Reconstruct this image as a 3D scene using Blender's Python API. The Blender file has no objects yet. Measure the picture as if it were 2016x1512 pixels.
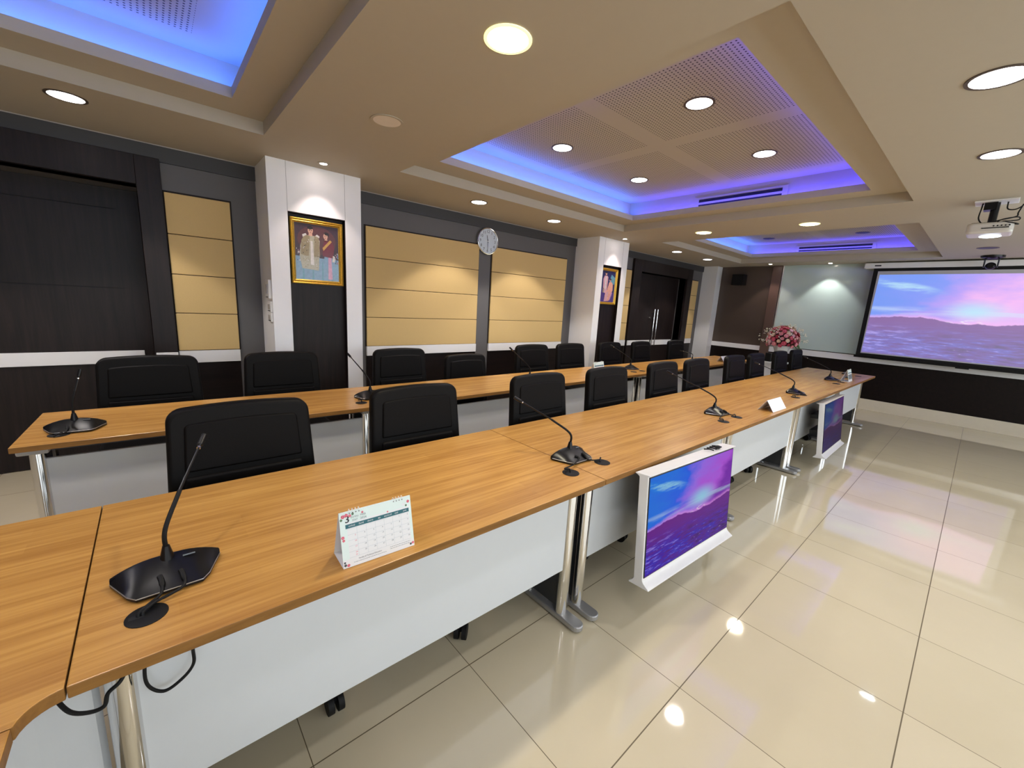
import bpy, bmesh, math, random
from mathutils import Vector, Matrix
random.seed(7)
PI = math.pi
S = bpy.context.scene
COL = S.collection
# ------------------------------------------------------------------ camera
CH = 1.46
RX = (0.75720975, -0.65071744, 0.05657037)      # image right in world axes
RY = (-0.08349479, -0.18232842, -0.97968616)    # image down in world axes
RZ = (0.64781325, 0.73710458, -0.19239237)      # view direction in world axes
cam_d = bpy.data.cameras.new('camera')
cam = bpy.data.objects.new('camera', cam_d)
COL.objects.link(cam)
cam_d.sensor_fit = 'HORIZONTAL'
cam_d.sensor_width = 36.0
cam_d.lens = 810.75 / 2016 * 36.0
cam_d.clip_start = 0.03
M3 = Matrix((RX, [-a for a in RY], [-a for a in RZ])).transposed()
cam.matrix_world = Matrix.Translation((0, 0, CH)) @ M3.to_4x4()
S.camera = cam
# ------------------------------------------------------------------ world, exposure
S.view_settings.view_transform = 'Standard'
S.view_settings.look = 'None'
S.view_settings.gamma = 1.0
S.view_settings.use_curve_mapping = False
S.view_settings.exposure = 0.2
W = bpy.data.worlds.new('world')
S.world = W
W.use_nodes = True
W.node_tree.nodes['Background'].inputs[0].default_value = (0.6, 0.58, 0.55, 1)
W.node_tree.nodes['Background'].inputs[1].default_value = 0.05
LAMP = 1.0          # overall lamp level
# ------------------------------------------------------------------ materials
def srgb(r, g, b):
    def f(c):
        c /= 255.0
        return c / 12.92 if c <= 0.04045 else ((c + 0.055) / 1.055) ** 2.4
    return (f(r), f(g), f(b), 1.0)

class NT:
    """small node helper"""
    def __init__(s, name):
        s.m = bpy.data.materials.new(name)
        s.m.use_nodes = True
        s.t = s.m.node_tree
        s.b = s.t.nodes['Principled BSDF']
    def n(s, typ, **kw):
        x = s.t.nodes.new(typ)
        for k, v in kw.items():
            setattr(x, k, v)
        return x
    def link(s, a, b):
        s.t.links.new(a, b)
    def put(s, v, sock):
        if hasattr(v, 'is_linked') or isinstance(v, bpy.types.NodeSocket):
            s.link(v, sock)
        else:
            sock.default_value = v
    def math(s, op, a, b=0.0, c=None, clamp=False):
        x = s.n('ShaderNodeMath', operation=op)
        x.use_clamp = clamp
        s.put(a, x.inputs[0]); s.put(b, x.inputs[1])
        if c is not None:
            s.put(c, x.inputs[2])
        return x.outputs[0]
    def mix(s, f, a, b, mode='MIX'):
        x = s.n('ShaderNodeMix', data_type='RGBA', blend_type=mode)
        s.put(f, x.inputs[0]); s.put(a, x.inputs[6]); s.put(b, x.inputs[7])
        return x.outputs[2]
    def ramp(s, f, pts):
        x = s.n('ShaderNodeValToRGB')
        e = x.color_ramp.elements
        while len(e) < len(pts):
            e.new(0.5)
        for i, (p, c) in enumerate(pts):
            e[i].position = p; e[i].color = c
        s.link(f, x.inputs[0])
        return x.outputs[0]
    def coords(s, kind='Object', scale=(1, 1, 1), rot=(0, 0, 0), loc=(0, 0, 0)):
        c = s.n('ShaderNodeTexCoord')
        m = s.n('ShaderNodeMapping')
        m.inputs[1].default_value = loc; m.inputs[2].default_value = rot; m.inputs[3].default_value = scale
        s.link(c.outputs[kind], m.inputs[0])
        return m.outputs[0]
    def noise(s, vec, scale, detail=3, rough=0.5, dist=0.0):
        x = s.n('ShaderNodeTexNoise')
        s.link(vec, x.inputs['Vector'])
        x.inputs['Scale'].default_value = scale; x.inputs['Detail'].default_value = detail
        x.inputs['Roughness'].default_value = rough; x.inputs['Distortion'].default_value = dist
        return x.outputs['Fac']
    def smooth(s, v, lo, hi):
        x = s.n('ShaderNodeMapRange', interpolation_type='SMOOTHSTEP')
        s.put(v, x.inputs[0]); s.put(lo, x.inputs[1]); s.put(hi, x.inputs[2])
        x.inputs[3].default_value = 0; x.inputs[4].default_value = 1
        return x.outputs[0]
    def bump(s, h, strength=0.2, dist=0.01):
        x = s.n('ShaderNodeBump')
        x.inputs['Strength'].default_value = strength; x.inputs['Distance'].default_value = dist
        s.link(h, x.inputs['Height'])
        s.link(x.outputs[0], s.b.inputs['Normal'])

def simple(name, col, rough=0.5, metal=0.0, spec=0.5, coat=0.0, noise_amt=0.04, noise_scale=20, bump=0.0):
    k = NT(name)
    v = k.coords()
    f = k.noise(v, noise_scale, 3)
    a = tuple(c * (1 - noise_amt) for c in col[:3]) + (1,)
    b = tuple(min(1, c * (1 + noise_amt)) for c in col[:3]) + (1,)
    k.link(k.mix(f, a, b), k.b.inputs['Base Color'])
    k.b.inputs['Roughness'].default_value = rough
    k.b.inputs['Metallic'].default_value = metal
    k.b.inputs['Specular IOR Level'].default_value = spec
    k.b.inputs['Coat Weight'].default_value = coat
    k.b.inputs['Coat Roughness'].default_value = 0.08
    if bump:
        k.bump(f, bump, 0.003)
    return k.m

def emit(name, col, strength, base=None):
    k = NT(name)
    k.b.inputs['Base Color'].default_value = base or (0.8, 0.8, 0.8, 1)
    k.b.inputs['Emission Color'].default_value = col
    k.b.inputs['Emission Strength'].default_value = strength
    v = k.coords(); f = k.noise(v, 3, 1)
    k.link(k.mix(f, col, tuple(c * .97 for c in col[:3]) + (1,)), k.b.inputs['Emission Color'])
    return k.m

def wood(name, dark, light, scale=(1.2, 22, 22), rough=0.35, coat=0.0, contrast=(0.3, 0.72), spec=0.5, planks=False):
    k = NT(name)
    v = k.coords('Object', scale)
    f1 = k.noise(v, 1.0, 6, 0.6, 0.6)
    v2 = k.coords('Object', tuple(a * 3 for a in scale))
    f2 = k.noise(v2, 1.0, 4, 0.6)
    f = k.math('ADD', k.math('MULTIPLY', f1, 0.72), k.math('MULTIPLY', f2, 0.28))
    if planks:
        c0 = k.coords('Object')
        br = k.n('ShaderNodeTexBrick'); k.link(c0, br.inputs['Vector'])
        br.inputs['Color1'].default_value = (.38, .38, .38, 1); br.inputs['Color2'].default_value = (.62, .62, .62, 1); br.inputs['Mortar'].default_value = (.5, .5, .5, 1)
        br.inputs['Scale'].default_value = 1.0; br.inputs['Mortar Size'].default_value = 0.0; br.inputs['Brick Width'].default_value = 0.46; br.inputs['Row Height'].default_value = 0.052
        br.offset = 0.37
        bw = k.n('ShaderNodeRGBToBW'); k.link(br.outputs['Color'], bw.inputs[0])
        f = k.math('ADD', k.math('MULTIPLY', f, 0.78), k.math('MULTIPLY', bw.outputs[0], 0.22))
        blot = k.noise(k.coords('Object', (3, 9, 3)), 1.0, 3, .5)
        f = k.math('ADD', f, k.math('MULTIPLY', k.math('SUBTRACT', blot, .5), .22))
    c = k.ramp(f, [(contrast[0], dark), (contrast[1], light)])
    k.link(c, k.b.inputs['Base Color'])
    k.b.inputs['Roughness'].default_value = rough
    k.b.inputs['Specular IOR Level'].default_value = spec
    k.b.inputs['Coat Weight'].default_value = coat
    k.b.inputs['Coat Roughness'].default_value = 0.12
    return k.m

m_ceil = simple('ceiling_paint', (0.48, 0.435, 0.350, 1), 0.7, spec=0.2, noise_amt=0.02)
m_white = simple('white_laminate', (0.78, 0.79, 0.80, 1), 0.35, noise_amt=0.015)
m_pillar = simple('white_pillar_cladding', (0.92, 0.925, 0.94, 1), 0.35, noise_amt=0.01)
m_trimw = simple('white_trim', (0.82, 0.82, 0.82, 1), 0.4, noise_amt=0.015)
m_grey = simple('grey_wall_paint', srgb(92, 90, 90), 0.55, noise_amt=0.03)
m_greydk = simple('dark_grey_band', srgb(56, 56, 58), 0.5, noise_amt=0.03)
m_tan = simple('tan_fabric_panel', srgb(208, 178, 122), 0.75, spec=0.15, noise_amt=0.03, noise_scale=160, bump=0.15)
m_grooveshade = simple('panel_groove_shade', srgb(30, 20, 16), 0.8)
m_dwood = wood('dark_wenge', srgb(18, 13, 13), srgb(42, 32, 30), (26, 26, 1.4), 0.42, spec=.25)
m_dwoodh = wood('dark_wenge_wainscot', srgb(10, 6, 6), srgb(28, 18, 16), (1.4, 26, 26), 0.4, spec=.2)
m_base = simple('cream_baseboard', srgb(222, 212, 192), 0.3)
m_brown = simple('taupe_wall_panel', srgb(84, 72, 64), 0.35, noise_amt=0.03)
m_brown2 = simple('taupe_pilaster', srgb(98, 78, 70), 0.3, noise_amt=0.03)
m_alu = simple('aluminium_edge', (0.7, 0.7, 0.7, 1), 0.3, 0.9)
m_oak = wood('oak_laminate', srgb(158, 108, 50), srgb(218, 168, 92), (1.3, 40, 40), 0.27, coat=0.0, contrast=(0.30, 0.72), planks=True, spec=0.5)
m_oakedge = wood('oak_edge_band', srgb(112, 76, 34), srgb(152, 108, 54), (3, 30, 30), 0.5, spec=.25)
m_panelg = simple('grey_modesty_panel', srgb(208, 212, 216), 0.4, noise_amt=0.015)
m_chrome = simple('chrome', (0.75, 0.75, 0.75, 1), 0.08, 1.0, noise_amt=0.0)
m_silver = simple('silver_cast_foot', (0.42, 0.42, 0.43, 1), 0.35, 0.6)
m_steel = simple('dark_steel_beam', srgb(58, 60, 64), 0.5, 0.3)
m_cap = simple('pale_bracket', srgb(170, 165, 160), 0.5)
m_black = simple('black_plastic', (0.004, 0.004, 0.005, 1), 0.3, spec=0.3)
m_mat = simple('matt_black_rubber', (0.006, 0.006, 0.0065, 1), 0.6, spec=.25)
m_leather = simple('black_leather', (0.0035, 0.003, 0.003, 1), 0.5, spec=0.14, noise_amt=0.2, noise_scale=260, bump=0.12)
m_leather2 = simple('black_leather_cushion', (0.003, 0.0024, 0.0024, 1), 0.5, spec=0.12, noise_amt=0.2, noise_scale=260, bump=0.12)
m_tvw = simple('white_tv_shell', (0.80, 0.79, 0.79, 1), 0.3)
m_gold = simple('gilt_frame', (0.75, 0.48, 0.08, 1), 0.35, 0.75, noise_amt=0.35, noise_scale=90, bump=0.8)
m_paper = simple('white_card', (0.83, 0.83, 0.84, 1), 0.5, noise_amt=0.01)
m_mint = simple('mint_paper', srgb(226, 240, 236), 0.5, noise_amt=0.02)
m_teal = simple('teal_print', srgb(38, 102, 112), 0.5)
m_ink = simple('dark_ink', srgb(38, 44, 54), 0.5)
m_inkg = simple('grey_ink', srgb(120, 128, 134), 0.5)
m_line = simple('pale_grid_ink', srgb(176, 188, 198), 0.5)
m_pink = simple('pink_print', srgb(226, 96, 120), 0.5)
m_leaf = simple('green_leaf', srgb(70, 108, 62), 0.5)
m_clock = simple('clock_face', srgb(206, 216, 226), 0.35, noise_amt=0.01)
m_glassb = simple('frosted_green_glass', srgb(190, 210, 205), 0.13, coat=0.5, noise_amt=0.01)
m_proj = simple('projector_shell', srgb(206, 202, 196), 0.3)
m_screenw = simple('screen_cloth', srgb(190, 190, 196), 0.7, spec=0.1)
m_vase = simple('white_vase', (0.80, 0.82, 0.80, 1), 0.2, coat=0.4)
m_dot = simple('dark_slot', (0.006, 0.006, 0.008, 1), 0.8)
m_offlens = simple('unlit_lens', srgb(232, 222, 210), 0.5)
m_ring = simple('downlight_ring', srgb(92, 80, 70), 0.45, 0.2)
m_warm = emit('warm_lamp_glow', (1.0, 0.98, 0.72, 1), 26)
m_cool = emit('downlight_glow', (1.0, 0.94, 0.93, 1), 9)
m_coolr = emit('cool_downlight_glow', (0.98, 0.96, 1.0, 1), 14)
m_spotg = emit('spot_bulb_glow', (1.0, 0.82, 0.74, 1), 40)
m_led = emit('blue_led_strip', (0.07, 0.06, 1.0, 1), 27)
m_ledv = emit('azure_led_strip', (0.04, 0.15, 1.0, 1), 32)
m_beamglow = emit('projector_beam_glow', (0.75, 0.88, 1.0, 1), 14)

def tile_floor():
    k = NT('polished_porcelain_tile')
    v = k.coords('Object')
    sp = k.n('ShaderNodeSeparateXYZ'); k.link(v, sp.inputs[0])
    x, y = sp.outputs[0], sp.outputs[1]
    xr = k.math('ADD', x, k.math('MULTIPLY', y, 0.004))
    yr = k.math('SUBTRACT', y, k.math('MULTIPLY', x, 0.0098))
    def line(c, off, per, w):
        f = k.math('FRACT', k.math('DIVIDE', k.math('ADD', c, 60 * per - off), per))
        d = k.math('MULTIPLY', k.math('MINIMUM', f, k.math('SUBTRACT', 1.0, f)), per)
        return k.math('LESS_THAN', d, w)
    l1 = line(xr, 0.868, 0.598, 0.0014)
    l2 = line(yr, -0.062, 0.6, 0.0020)
    l = k.math('MAXIMUM', l1, l2)
    # every tile a slightly different cream
    cx = k.math('FLOOR', k.math('DIVIDE', k.math('ADD', xr, 60 * .598 - 0.868), 0.598))
    cy = k.math('FLOOR', k.math('DIVIDE', k.math('ADD', yr, 60 * .6 + 0.062), 0.6))
    cb = k.n('ShaderNodeCombineXYZ'); k.link(cx, cb.inputs[0]); k.link(cy, cb.inputs[1])
    wn = k.n('ShaderNodeTexWhiteNoise', noise_dimensions='2D'); k.link(cb.outputs[0], wn.inputs['Vector'])
    cloud = k.noise(v, 2.2, 5, 0.6)
    f = k.math('ADD', k.math('MULTIPLY', wn.outputs[0], 0.35), k.math('MULTIPLY', cloud, 0.65))
    c = k.mix(f, srgb(196, 184, 156), srgb(214, 202, 176))
    c2 = k.mix(l, c, srgb(92, 78, 50))
    k.link(c2, k.b.inputs['Base Color'])
    k.link(k.math('ADD', k.math('MULTIPLY', l, 0.5), 0.045), k.b.inputs['Roughness'])
    k.b.inputs['Specular IOR Level'].default_value = 0.75
    k.b.inputs['Coat Weight'].default_value = 0.35
    k.b.inputs['Coat Roughness'].default_value = 0.03
    return k.m
m_floor = tile_floor()

def perforated():
    """board with a grid of small dark holes in four blocks (object space, z down)"""
    k = NT('perforated_gypsum')
    v = k.coords('Object')
    sp = k.n('ShaderNodeSeparateXYZ'); k.link(v, sp.inputs[0])
    x, y = sp.outputs[0], sp.outputs[1]
    per = 0.0236
    def cell(c):
        f = k.math('FRACT', k.math('DIVIDE', k.math('ADD', c, 30 * per), per))
        return k.math('MULTIPLY', k.math('SUBTRACT', f, 0.5), per)
    dx, dy = cell(x), cell(y)
    d = k.math('SQRT', k.math('ADD', k.math('MULTIPLY', dx, dx), k.math('MULTIPLY', dy, dy)))
    hole = k.math('LESS_THAN', d, 0.0050)
    ax = k.math('ABSOLUTE', x); ay = k.math('ABSOLUTE', y)
    inx = k.math('MULTIPLY', k.math('GREATER_THAN', ax, 0.07), k.math('LESS_THAN', ax, 1.19))
    iny = k.math('MULTIPLY', k.math('GREATER_THAN', ay, 0.08), k.math('LESS_THAN', ay, 1.03))
    msk = k.math('MULTIPLY', hole, k.math('MULTIPLY', inx, iny))
    k.link(k.mix(msk, (0.48, 0.435, 0.350, 1), (0.05, 0.04, 0.04, 1)), k.b.inputs['Base Color'])
    k.b.inputs['Roughness'].default_value = 0.75
    return k.m
m_perf = perforated()

def seascape(name, strength, sat, dark, veil, right=((0.55, 0.16, 0.85, 1), (0.24, 0.05, 0.50, 1))):
    """violet seascape at dusk: blue and pink sky, low hill, rippled water"""
    k = NT(name)
    c = k.n('ShaderNodeTexCoord')
    sp = k.n('ShaderNodeSeparateXYZ'); k.link(c.outputs['UV'], sp.inputs[0])
    u, v = sp.outputs[0], sp.outputs[1]
    def vec(su, sv, rot=0.0, loc=(0, 0, 0)):
        m = k.n('ShaderNodeMapping'); k.link(c.outputs['UV'], m.inputs[0])
        m.inputs[3].default_value = (su, sv, 1); m.inputs[2].default_value = (0, 0, rot); m.inputs[1].default_value = loc
        return m.outputs[0]
    n1 = k.noise(vec(2.2, 3.4, 0.35), 1.0, 4, 0.55)
    # sky: blue at upper left, pink band to the right and low
    t = k.math('ADD', k.math('ADD', k.math('MULTIPLY', u, 0.9), k.math('MULTIPLY', v, -0.45)), k.math('MULTIPLY', n1, 0.9))
    sky = k.ramp(t, [(0.15, (0.01, 0.20, 0.95, 1)), (0.38, (0.08, 0.20, 0.98, 1)), (0.55, (0.42, 0.24, 0.98, 1)), (0.78, right[0]), (0.98, right[1])])
    # cloud streak upper left
    cl = k.noise(vec(3.5, 13, -0.22, (0.3, 0.1, 0)), 1.0, 5, 0.6)
    du = k.math('SUBTRACT', u, 0.17); dv = k.math('SUBTRACT', v, 0.86)
    dv = k.math('ADD', dv, k.math('MULTIPLY', du, 0.32))
    r = k.math('ADD', k.math('MULTIPLY', k.math('MULTIPLY', du, du), 16), k.math('MULTIPLY', k.math('MULTIPLY', dv, dv), 260))
    g = k.math('MULTIPLY', k.smooth(r, 1.3, 0.0), k.smooth(cl, 0.38, 0.62))
    sky = k.mix(k.math('MULTIPLY', g, 0.8), sky, (0.45, 0.85, 1.0, 1))
    st = k.math('MULTIPLY', k.smooth(k.math('ABSOLUTE', k.math('SUBTRACT', v, 0.56)), 0.07, 0.0), k.smooth(k.noise(vec(2, 16), 1.0, 3), 0.4, 0.65))
    sky = k.mix(k.math('MULTIPLY', st, 0.6), sky, (0.62, 0.82, 1.0, 1))
    # cyan glow by the horizon
    du = k.math('SUBTRACT', u, 0.60); dv = k.math('SUBTRACT', v, 0.58)
    r = k.math('SQRT', k.math('ADD', k.math('MULTIPLY', k.math('MULTIPLY', du, du), 2.2), k.math('MULTIPLY', k.math('MULTIPLY', dv, dv), 4.5)))
    sky = k.mix(k.math('MULTIPLY', k.smooth(r, 0.34, 0.0), 0.85), sky, (0.40, 0.82, 1.0, 1))
    # water
    w1 = k.noise(vec(5, 26, 0.10), 1.0, 6, 0.65)
    w2 = k.noise(vec(14, 70, 0.12), 1.0, 3, 0.6)
    wt = k.math('ADD', k.math('MULTIPLY', w1, 0.7), k.math('MULTIPLY', w2, 0.3))
    sea = k.ramp(k.math('ADD', wt, k.math('MULTIPLY', k.math('SUBTRACT', u, 0.5), -0.12)), [(0.34, (0.03, 0.005, 0.11, 1)), (0.47, (0.12, 0.02, 0.34, 1)), (0.56, (0.07, 0.06, 0.55, 1)), (0.64, (0.40, 0.32, 1.0, 1))])
    fade = k.smooth(v, 0.16, 0.46)
    sea = k.mix(fade, sea, (0.17, 0.02, 0.30, 1))
    spk = k.math('MULTIPLY', k.smooth(w2, 0.66, 0.74), k.smooth(v, 0.40, 0.10))
    sea = k.mix(spk, sea, (0.85, 0.85, 1, 1))
    # hill line: high on the left, dipping at the glow, rising again
    hn = k.noise(vec(4.5, 0.001), 1.0, 6, 0.6)
    hill = k.math('ADD', k.math('ADD', 0.435, k.math('MULTIPLY', k.smooth(k.math('ABSOLUTE', k.math('SUBTRACT', u, 0.20)), 0.42, 0.0), 0.05)), k.math('MULTIPLY', k.math('SUBTRACT', hn, 0.5), 0.13))
    hill = k.math('ADD', hill, k.math('MULTIPLY', k.smooth(u, 0.75, 1.0), 0.045))
    below = k.smooth(k.math('SUBTRACT', v, hill), 0.004, -0.008)
    rim = k.smooth(k.math('ABSOLUTE', k.math('SUBTRACT', v, hill)), 0.045, 0.0)
    sky = k.mix(k.math('MULTIPLY', rim, 0.6), sky, (0.95, 0.42, 0.95, 1))
    col = k.mix(below, sky, sea)
    du = k.math('SUBTRACT', u, 0.56); dv = k.math('SUBTRACT', v, 0.455)
    r = k.math('SQRT', k.math('ADD', k.math('MULTIPLY', k.math('MULTIPLY', du, du), 1.0), k.math('MULTIPLY', k.math('MULTIPLY', dv, dv), 16)))
    fl = k.math('MULTIPLY', k.smooth(r, 0.14, 0.02), k.smooth(k.noise(vec(22, 60, 0.1), 1.0, 3), 0.5, 0.66))
    col = k.mix(fl, col, (1, 0.9, 1, 1))
    hs = k.n('ShaderNodeHueSaturation'); hs.inputs['Saturation'].default_value = sat; hs.inputs['Value'].default_value = 1.0
    k.link(col, hs.inputs['Color'])
    out = hs.outputs[0]
    if dark:   # far set seen off its axis: the lower right of the picture dims
        out = k.mix(dark, out, (0.01, 0.005, 0.05, 1))
    if veil:
        out = k.mix(veil, out, (0.50, 0.48, 0.62, 1))
    k.link(out, k.b.inputs['Emission Color'])
    k.b.inputs['Emission Strength'].default_value = strength
    k.b.inputs['Base Color'].default_value = (0.004, 0.004, 0.006, 1) if not veil else (0.22, 0.22, 0.23, 1)
    k.b.inputs['Roughness'].default_value = 0.35 if not veil else 0.8
    k.b.inputs['Specular IOR Level'].default_value = 0.06
    return k.m
m_scr1 = seascape('screen_picture', 0.62, 1.1, 0.10, 0.0)
m_scr2 = seascape('screen_picture_dim', 0.15, 1.1, 0.25, 0.0)
m_scrp = seascape('projected_picture', 0.80, 0.92, 0.0, 0.12, ((0.95, 0.42, 0.95, 1), (0.80, 0.40, 0.95, 1)))

# ------------------------------------------------------------------ mesh helpers
def link(ob, parent=None):
    COL.objects.link(ob)
    if parent is not None:
        ob.parent = parent
    return ob
def obj(name, bm, mat, parent=None, smooth=False, bevel=0.0, seg=2, angle=40):
    me = bpy.data.meshes.new(name)
    bmesh.ops.recalc_face_normals(bm, faces=bm.faces)
    bm.to_mesh(me); bm.free()
    mats = mat if isinstance(mat, (list, tuple)) else [mat]
    for m in mats:
        me.materials.append(m)
    if smooth:
        for p in me.polygons:
            p.use_smooth = True
        try:
            me.set_sharp_from_angle(angle=math.radians(angle))
        except Exception:
            pass
    o = bpy.data.objects.new(name, me)
    link(o, parent)
    if bevel:
        b = o.modifiers.new('bevel', 'BEVEL'); b.width = bevel; b.segments = seg; b.limit_method = 'ANGLE'
        b.angle_limit = math.radians(40); b.harden_normals = False
    return o
def box(bm, x0, x1, y0, y1, z0, z1, mi=0):
    vs = [bm.verts.new(p) for p in [(x0, y0, z0), (x1, y0, z0), (x1, y1, z0), (x0, y1, z0), (x0, y0, z1), (x1, y0, z1), (x1, y1, z1), (x0, y1, z1)]]
    for q in [(0, 3, 2, 1), (4, 5, 6, 7), (0, 1, 5, 4), (1, 2, 6, 5), (2, 3, 7, 6), (3, 0, 4, 7)]:
        f = bm.faces.new([vs[i] for i in q]); f.material_index = mi
    return vs
def boxo(name, ext, mat, parent=None, bevel=0.0, seg=2):
    bm = bmesh.new(); box(bm, *ext)
    return obj(name, bm, mat, parent, bevel=bevel, seg=seg)
def prism(bm, pts, z0, z1, axis='z', mi=0):
    """pts 2-D outline extruded along an axis: z -> (x,y), y -> (x,z), x -> (y,z)"""
    def P(a, b, h):
        return (a, b, h) if axis == 'z' else ((a, h, b) if axis == 'y' else (h, a, b))
    lo = [bm.verts.new(P(a, b, z0)) for a, b in pts]
    hi = [bm.verts.new(P(a, b, z1)) for a, b in pts]
    n = len(pts)
    f = bm.faces.new(lo[::-1]); f.material_index = mi
    f = bm.faces.new(hi); f.material_index = mi
    for i in range(n):
        f = bm.faces.new((lo[i], lo[(i + 1) % n], hi[(i + 1) % n], hi[i])); f.material_index = mi
def cyl(bm, c, r, z0, z1, n=24, r2=None, axis='z', mi=0):
    r2 = r if r2 is None else r2
    def P(a, b, h):
        return (c[0] + a, c[1] + b, h) if axis == 'z' else ((c[0] + a, h, c[1] + b) if axis == 'y' else (h, c[0] + a, c[1] + b))
    lo = [bm.verts.new(P(r * math.cos(2 * PI * i / n), r * math.sin(2 * PI * i / n), z0)) for i in range(n)]
    hi = [bm.verts.new(P(r2 * math.cos(2 * PI * i / n), r2 * math.sin(2 * PI * i / n), z1)) for i in range(n)]
    f = bm.faces.new(lo[::-1]); f.material_index = mi
    f = bm.faces.new(hi); f.material_index = mi
    for i in range(n):
        f = bm.faces.new((lo[i], lo[(i + 1) % n], hi[(i + 1) % n], hi[i])); f.material_index = mi
def lathe(bm, prof, c=(0, 0), n=32, mi=0, close=True):
    rings = []
    for r, z in prof:
        rings.append([bm.verts.new((c[0] + r * math.cos(2 * PI * i / n), c[1] + r * math.sin(2 * PI * i / n), z)) for i in range(n)])
    for a, b in zip(rings, rings[1:]):
        for i in range(n):
            f = bm.faces.new((a[i], a[(i + 1) % n], b[(i + 1) % n], b[i])); f.material_index = mi
    if close:
        bm.faces.new(rings[0][::-1]).material_index = mi
        bm.faces.new(rings[-1]).material_index = mi
def ring(bm, c, ri, ro, z0, z1, n=32, axis='z', mi=0):
    def P(a, b, h):
        return (c[0] + a, c[1] + b, h) if axis == 'z' else ((c[0] + a, h, c[1] + b) if axis == 'y' else (h, c[0] + a, c[1] + b))
    R = []
    for r, z in ((ri, z0), (ro, z0), (ro, z1), (ri, z1)):
        R.append([bm.verts.new(P(r * math.cos(2 * PI * i / n), r * math.sin(2 * PI * i / n), z)) for i in range(n)])
    for a in range(4):
        A, B = R[a], R[(a + 1) % 4]
        for i in range(n):
            f = bm.faces.new((A[i], A[(i + 1) % n], B[(i + 1) % n], B[i])); f.material_index = mi
def catmull(pts, k=8):
    P = [Vector(p) for p in pts]
    P = [P[0] * 2 - P[1]] + P + [P[-1] * 2 - P[-2]]
    out = []
    for i in range(1, len(P) - 2):
        a, b, c, d = P[i - 1:i + 3]
        for j in range(k):
            t = j / k
            out.append(0.5 * ((2 * b) + (c - a) * t + (2 * a - 5 * b + 4 * c - d) * t * t + (3 * b - 3 * c + d - a) * t ** 3))
    out.append(P[-2])
    return out
def tube(bm, pts, r, n=8, smooth_k=8, mi=0):
    path = catmull(pts, smooth_k) if smooth_k else [Vector(p) for p in pts]
    m = len(path)
    rs = r if callable(r) else (lambda t: r)
    prev = None; rings = []
    for i, p in enumerate(path):
        t = (path[min(i + 1, m - 1)] - path[max(i - 1, 0)]).normalized()
        if prev is None:
            a = t.orthogonal().normalized()
        else:
            a = (prev - t * prev.dot(t))
            a = a.normalized() if a.length > 1e-6 else t.orthogonal().normalized()
        prev = a
        b = t.cross(a)
        rr = rs(i / (m - 1))
        rings.append([bm.verts.new(p + (a * math.cos(2 * PI * j / n) + b * math.sin(2 * PI * j / n)) * rr) for j in range(n)])
    for A, B in zip(rings, rings[1:]):
        for j in range(n):
            f = bm.faces.new((A[j], A[(j + 1) % n], B[(j + 1) % n], B[j])); f.material_index = mi
    bm.faces.new(rings[0][::-1]).material_index = mi
    bm.faces.new(rings[-1]).material_index = mi
def ellipsoid(bm, c, rx, ry, rz, u=12, v=8, mi=0):
    m = Matrix.Translation(c) @ Matrix.Diagonal((rx, ry, rz, 1))
    r = bmesh.ops.create_uvsphere(bm, u_segments=u, v_segments=v, radius=1, matrix=m)
    for vv in r['verts']:
        for f in vv.link_faces:
            f.material_index = mi
def rrect(w, h, r, n=6, x0=0, y0=0):
    out = []
    for cx, cy, a0 in ((w / 2 - r, h / 2 - r, 0), (-w / 2 + r, h / 2 - r, PI / 2), (-w / 2 + r, -h / 2 + r, PI), (w / 2 - r, -h / 2 + r, 1.5 * PI)):
        for i in range(n + 1):
            a = a0 + PI / 2 * i / n
            out.append((x0 + cx + r * math.cos(a), y0 + cy + r * math.sin(a)))
    return out
def empty(name, loc, rot=(0, 0, 0)):
    o = bpy.data.objects.new(name, None)
    o.empty_display_size = 0.1
    link(o); o.location = loc; o.rotation_euler = rot
    return o
def tag(o, label, cat, group=None):
    o['label'] = label; o['category'] = cat
    if group:
        o['group'] = group
    return o
def thing(name, label, cat, loc=(0, 0, 0), rot=(0, 0, 0), group=None):
    return tag(empty(name, loc, rot), label, cat, group)
def struct(o):
    o['kind'] = 'structure'
    return o
def kids(o):
    return [c for c in bpy.data.objects if c.parent is o]
def copy_tree(o, parent=None, tree=None):
    tree = tree or {}
    c = o.copy(); COL.objects.link(c)
    if parent is not None:
        c.parent = parent
    for ch in kids(o):
        copy_tree(ch, c)
    return c
def text_bm(bm, s, size, M, mi=0, align='CENTER', depth=0.0):
    """lettering turned into faces of bm, placed by matrix M (text lies in its x-y plane)"""
    cu = bpy.data.curves.new('lettering', 'FONT')
    cu.body = s; cu.size = size; cu.align_x = align; cu.align_y = 'CENTER'; cu.extrude = depth; cu.resolution_u = 2
    to = bpy.data.objects.new('lettering', cu)
    COL.objects.link(to)
    dg = bpy.context.evaluated_depsgraph_get()
    me = bpy.data.meshes.new_from_object(to.evaluated_get(dg))
    n0 = len(bm.faces)
    me.transform(M)
    bm.from_mesh(me)
    bm.faces.ensure_lookup_table()
    for f in bm.faces[n0:]:
        f.material_index = mi
    bpy.data.objects.remove(to); bpy.data.meshes.remove(me); bpy.data.curves.remove(cu)
def uvquad(name, pts, mat, parent=None):
    me = bpy.data.meshes.new(name)
    me.from_pydata(pts, [], [(0, 1, 2, 3)])
    uv = me.uv_layers.new(name='UVMap')
    for l, c in zip(uv.data, [(0, 0), (1, 0), (1, 1), (0, 1)]):
        l.uv = c
    me.materials.append(mat)
    return link(bpy.data.objects.new(name, me), parent)

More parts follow.
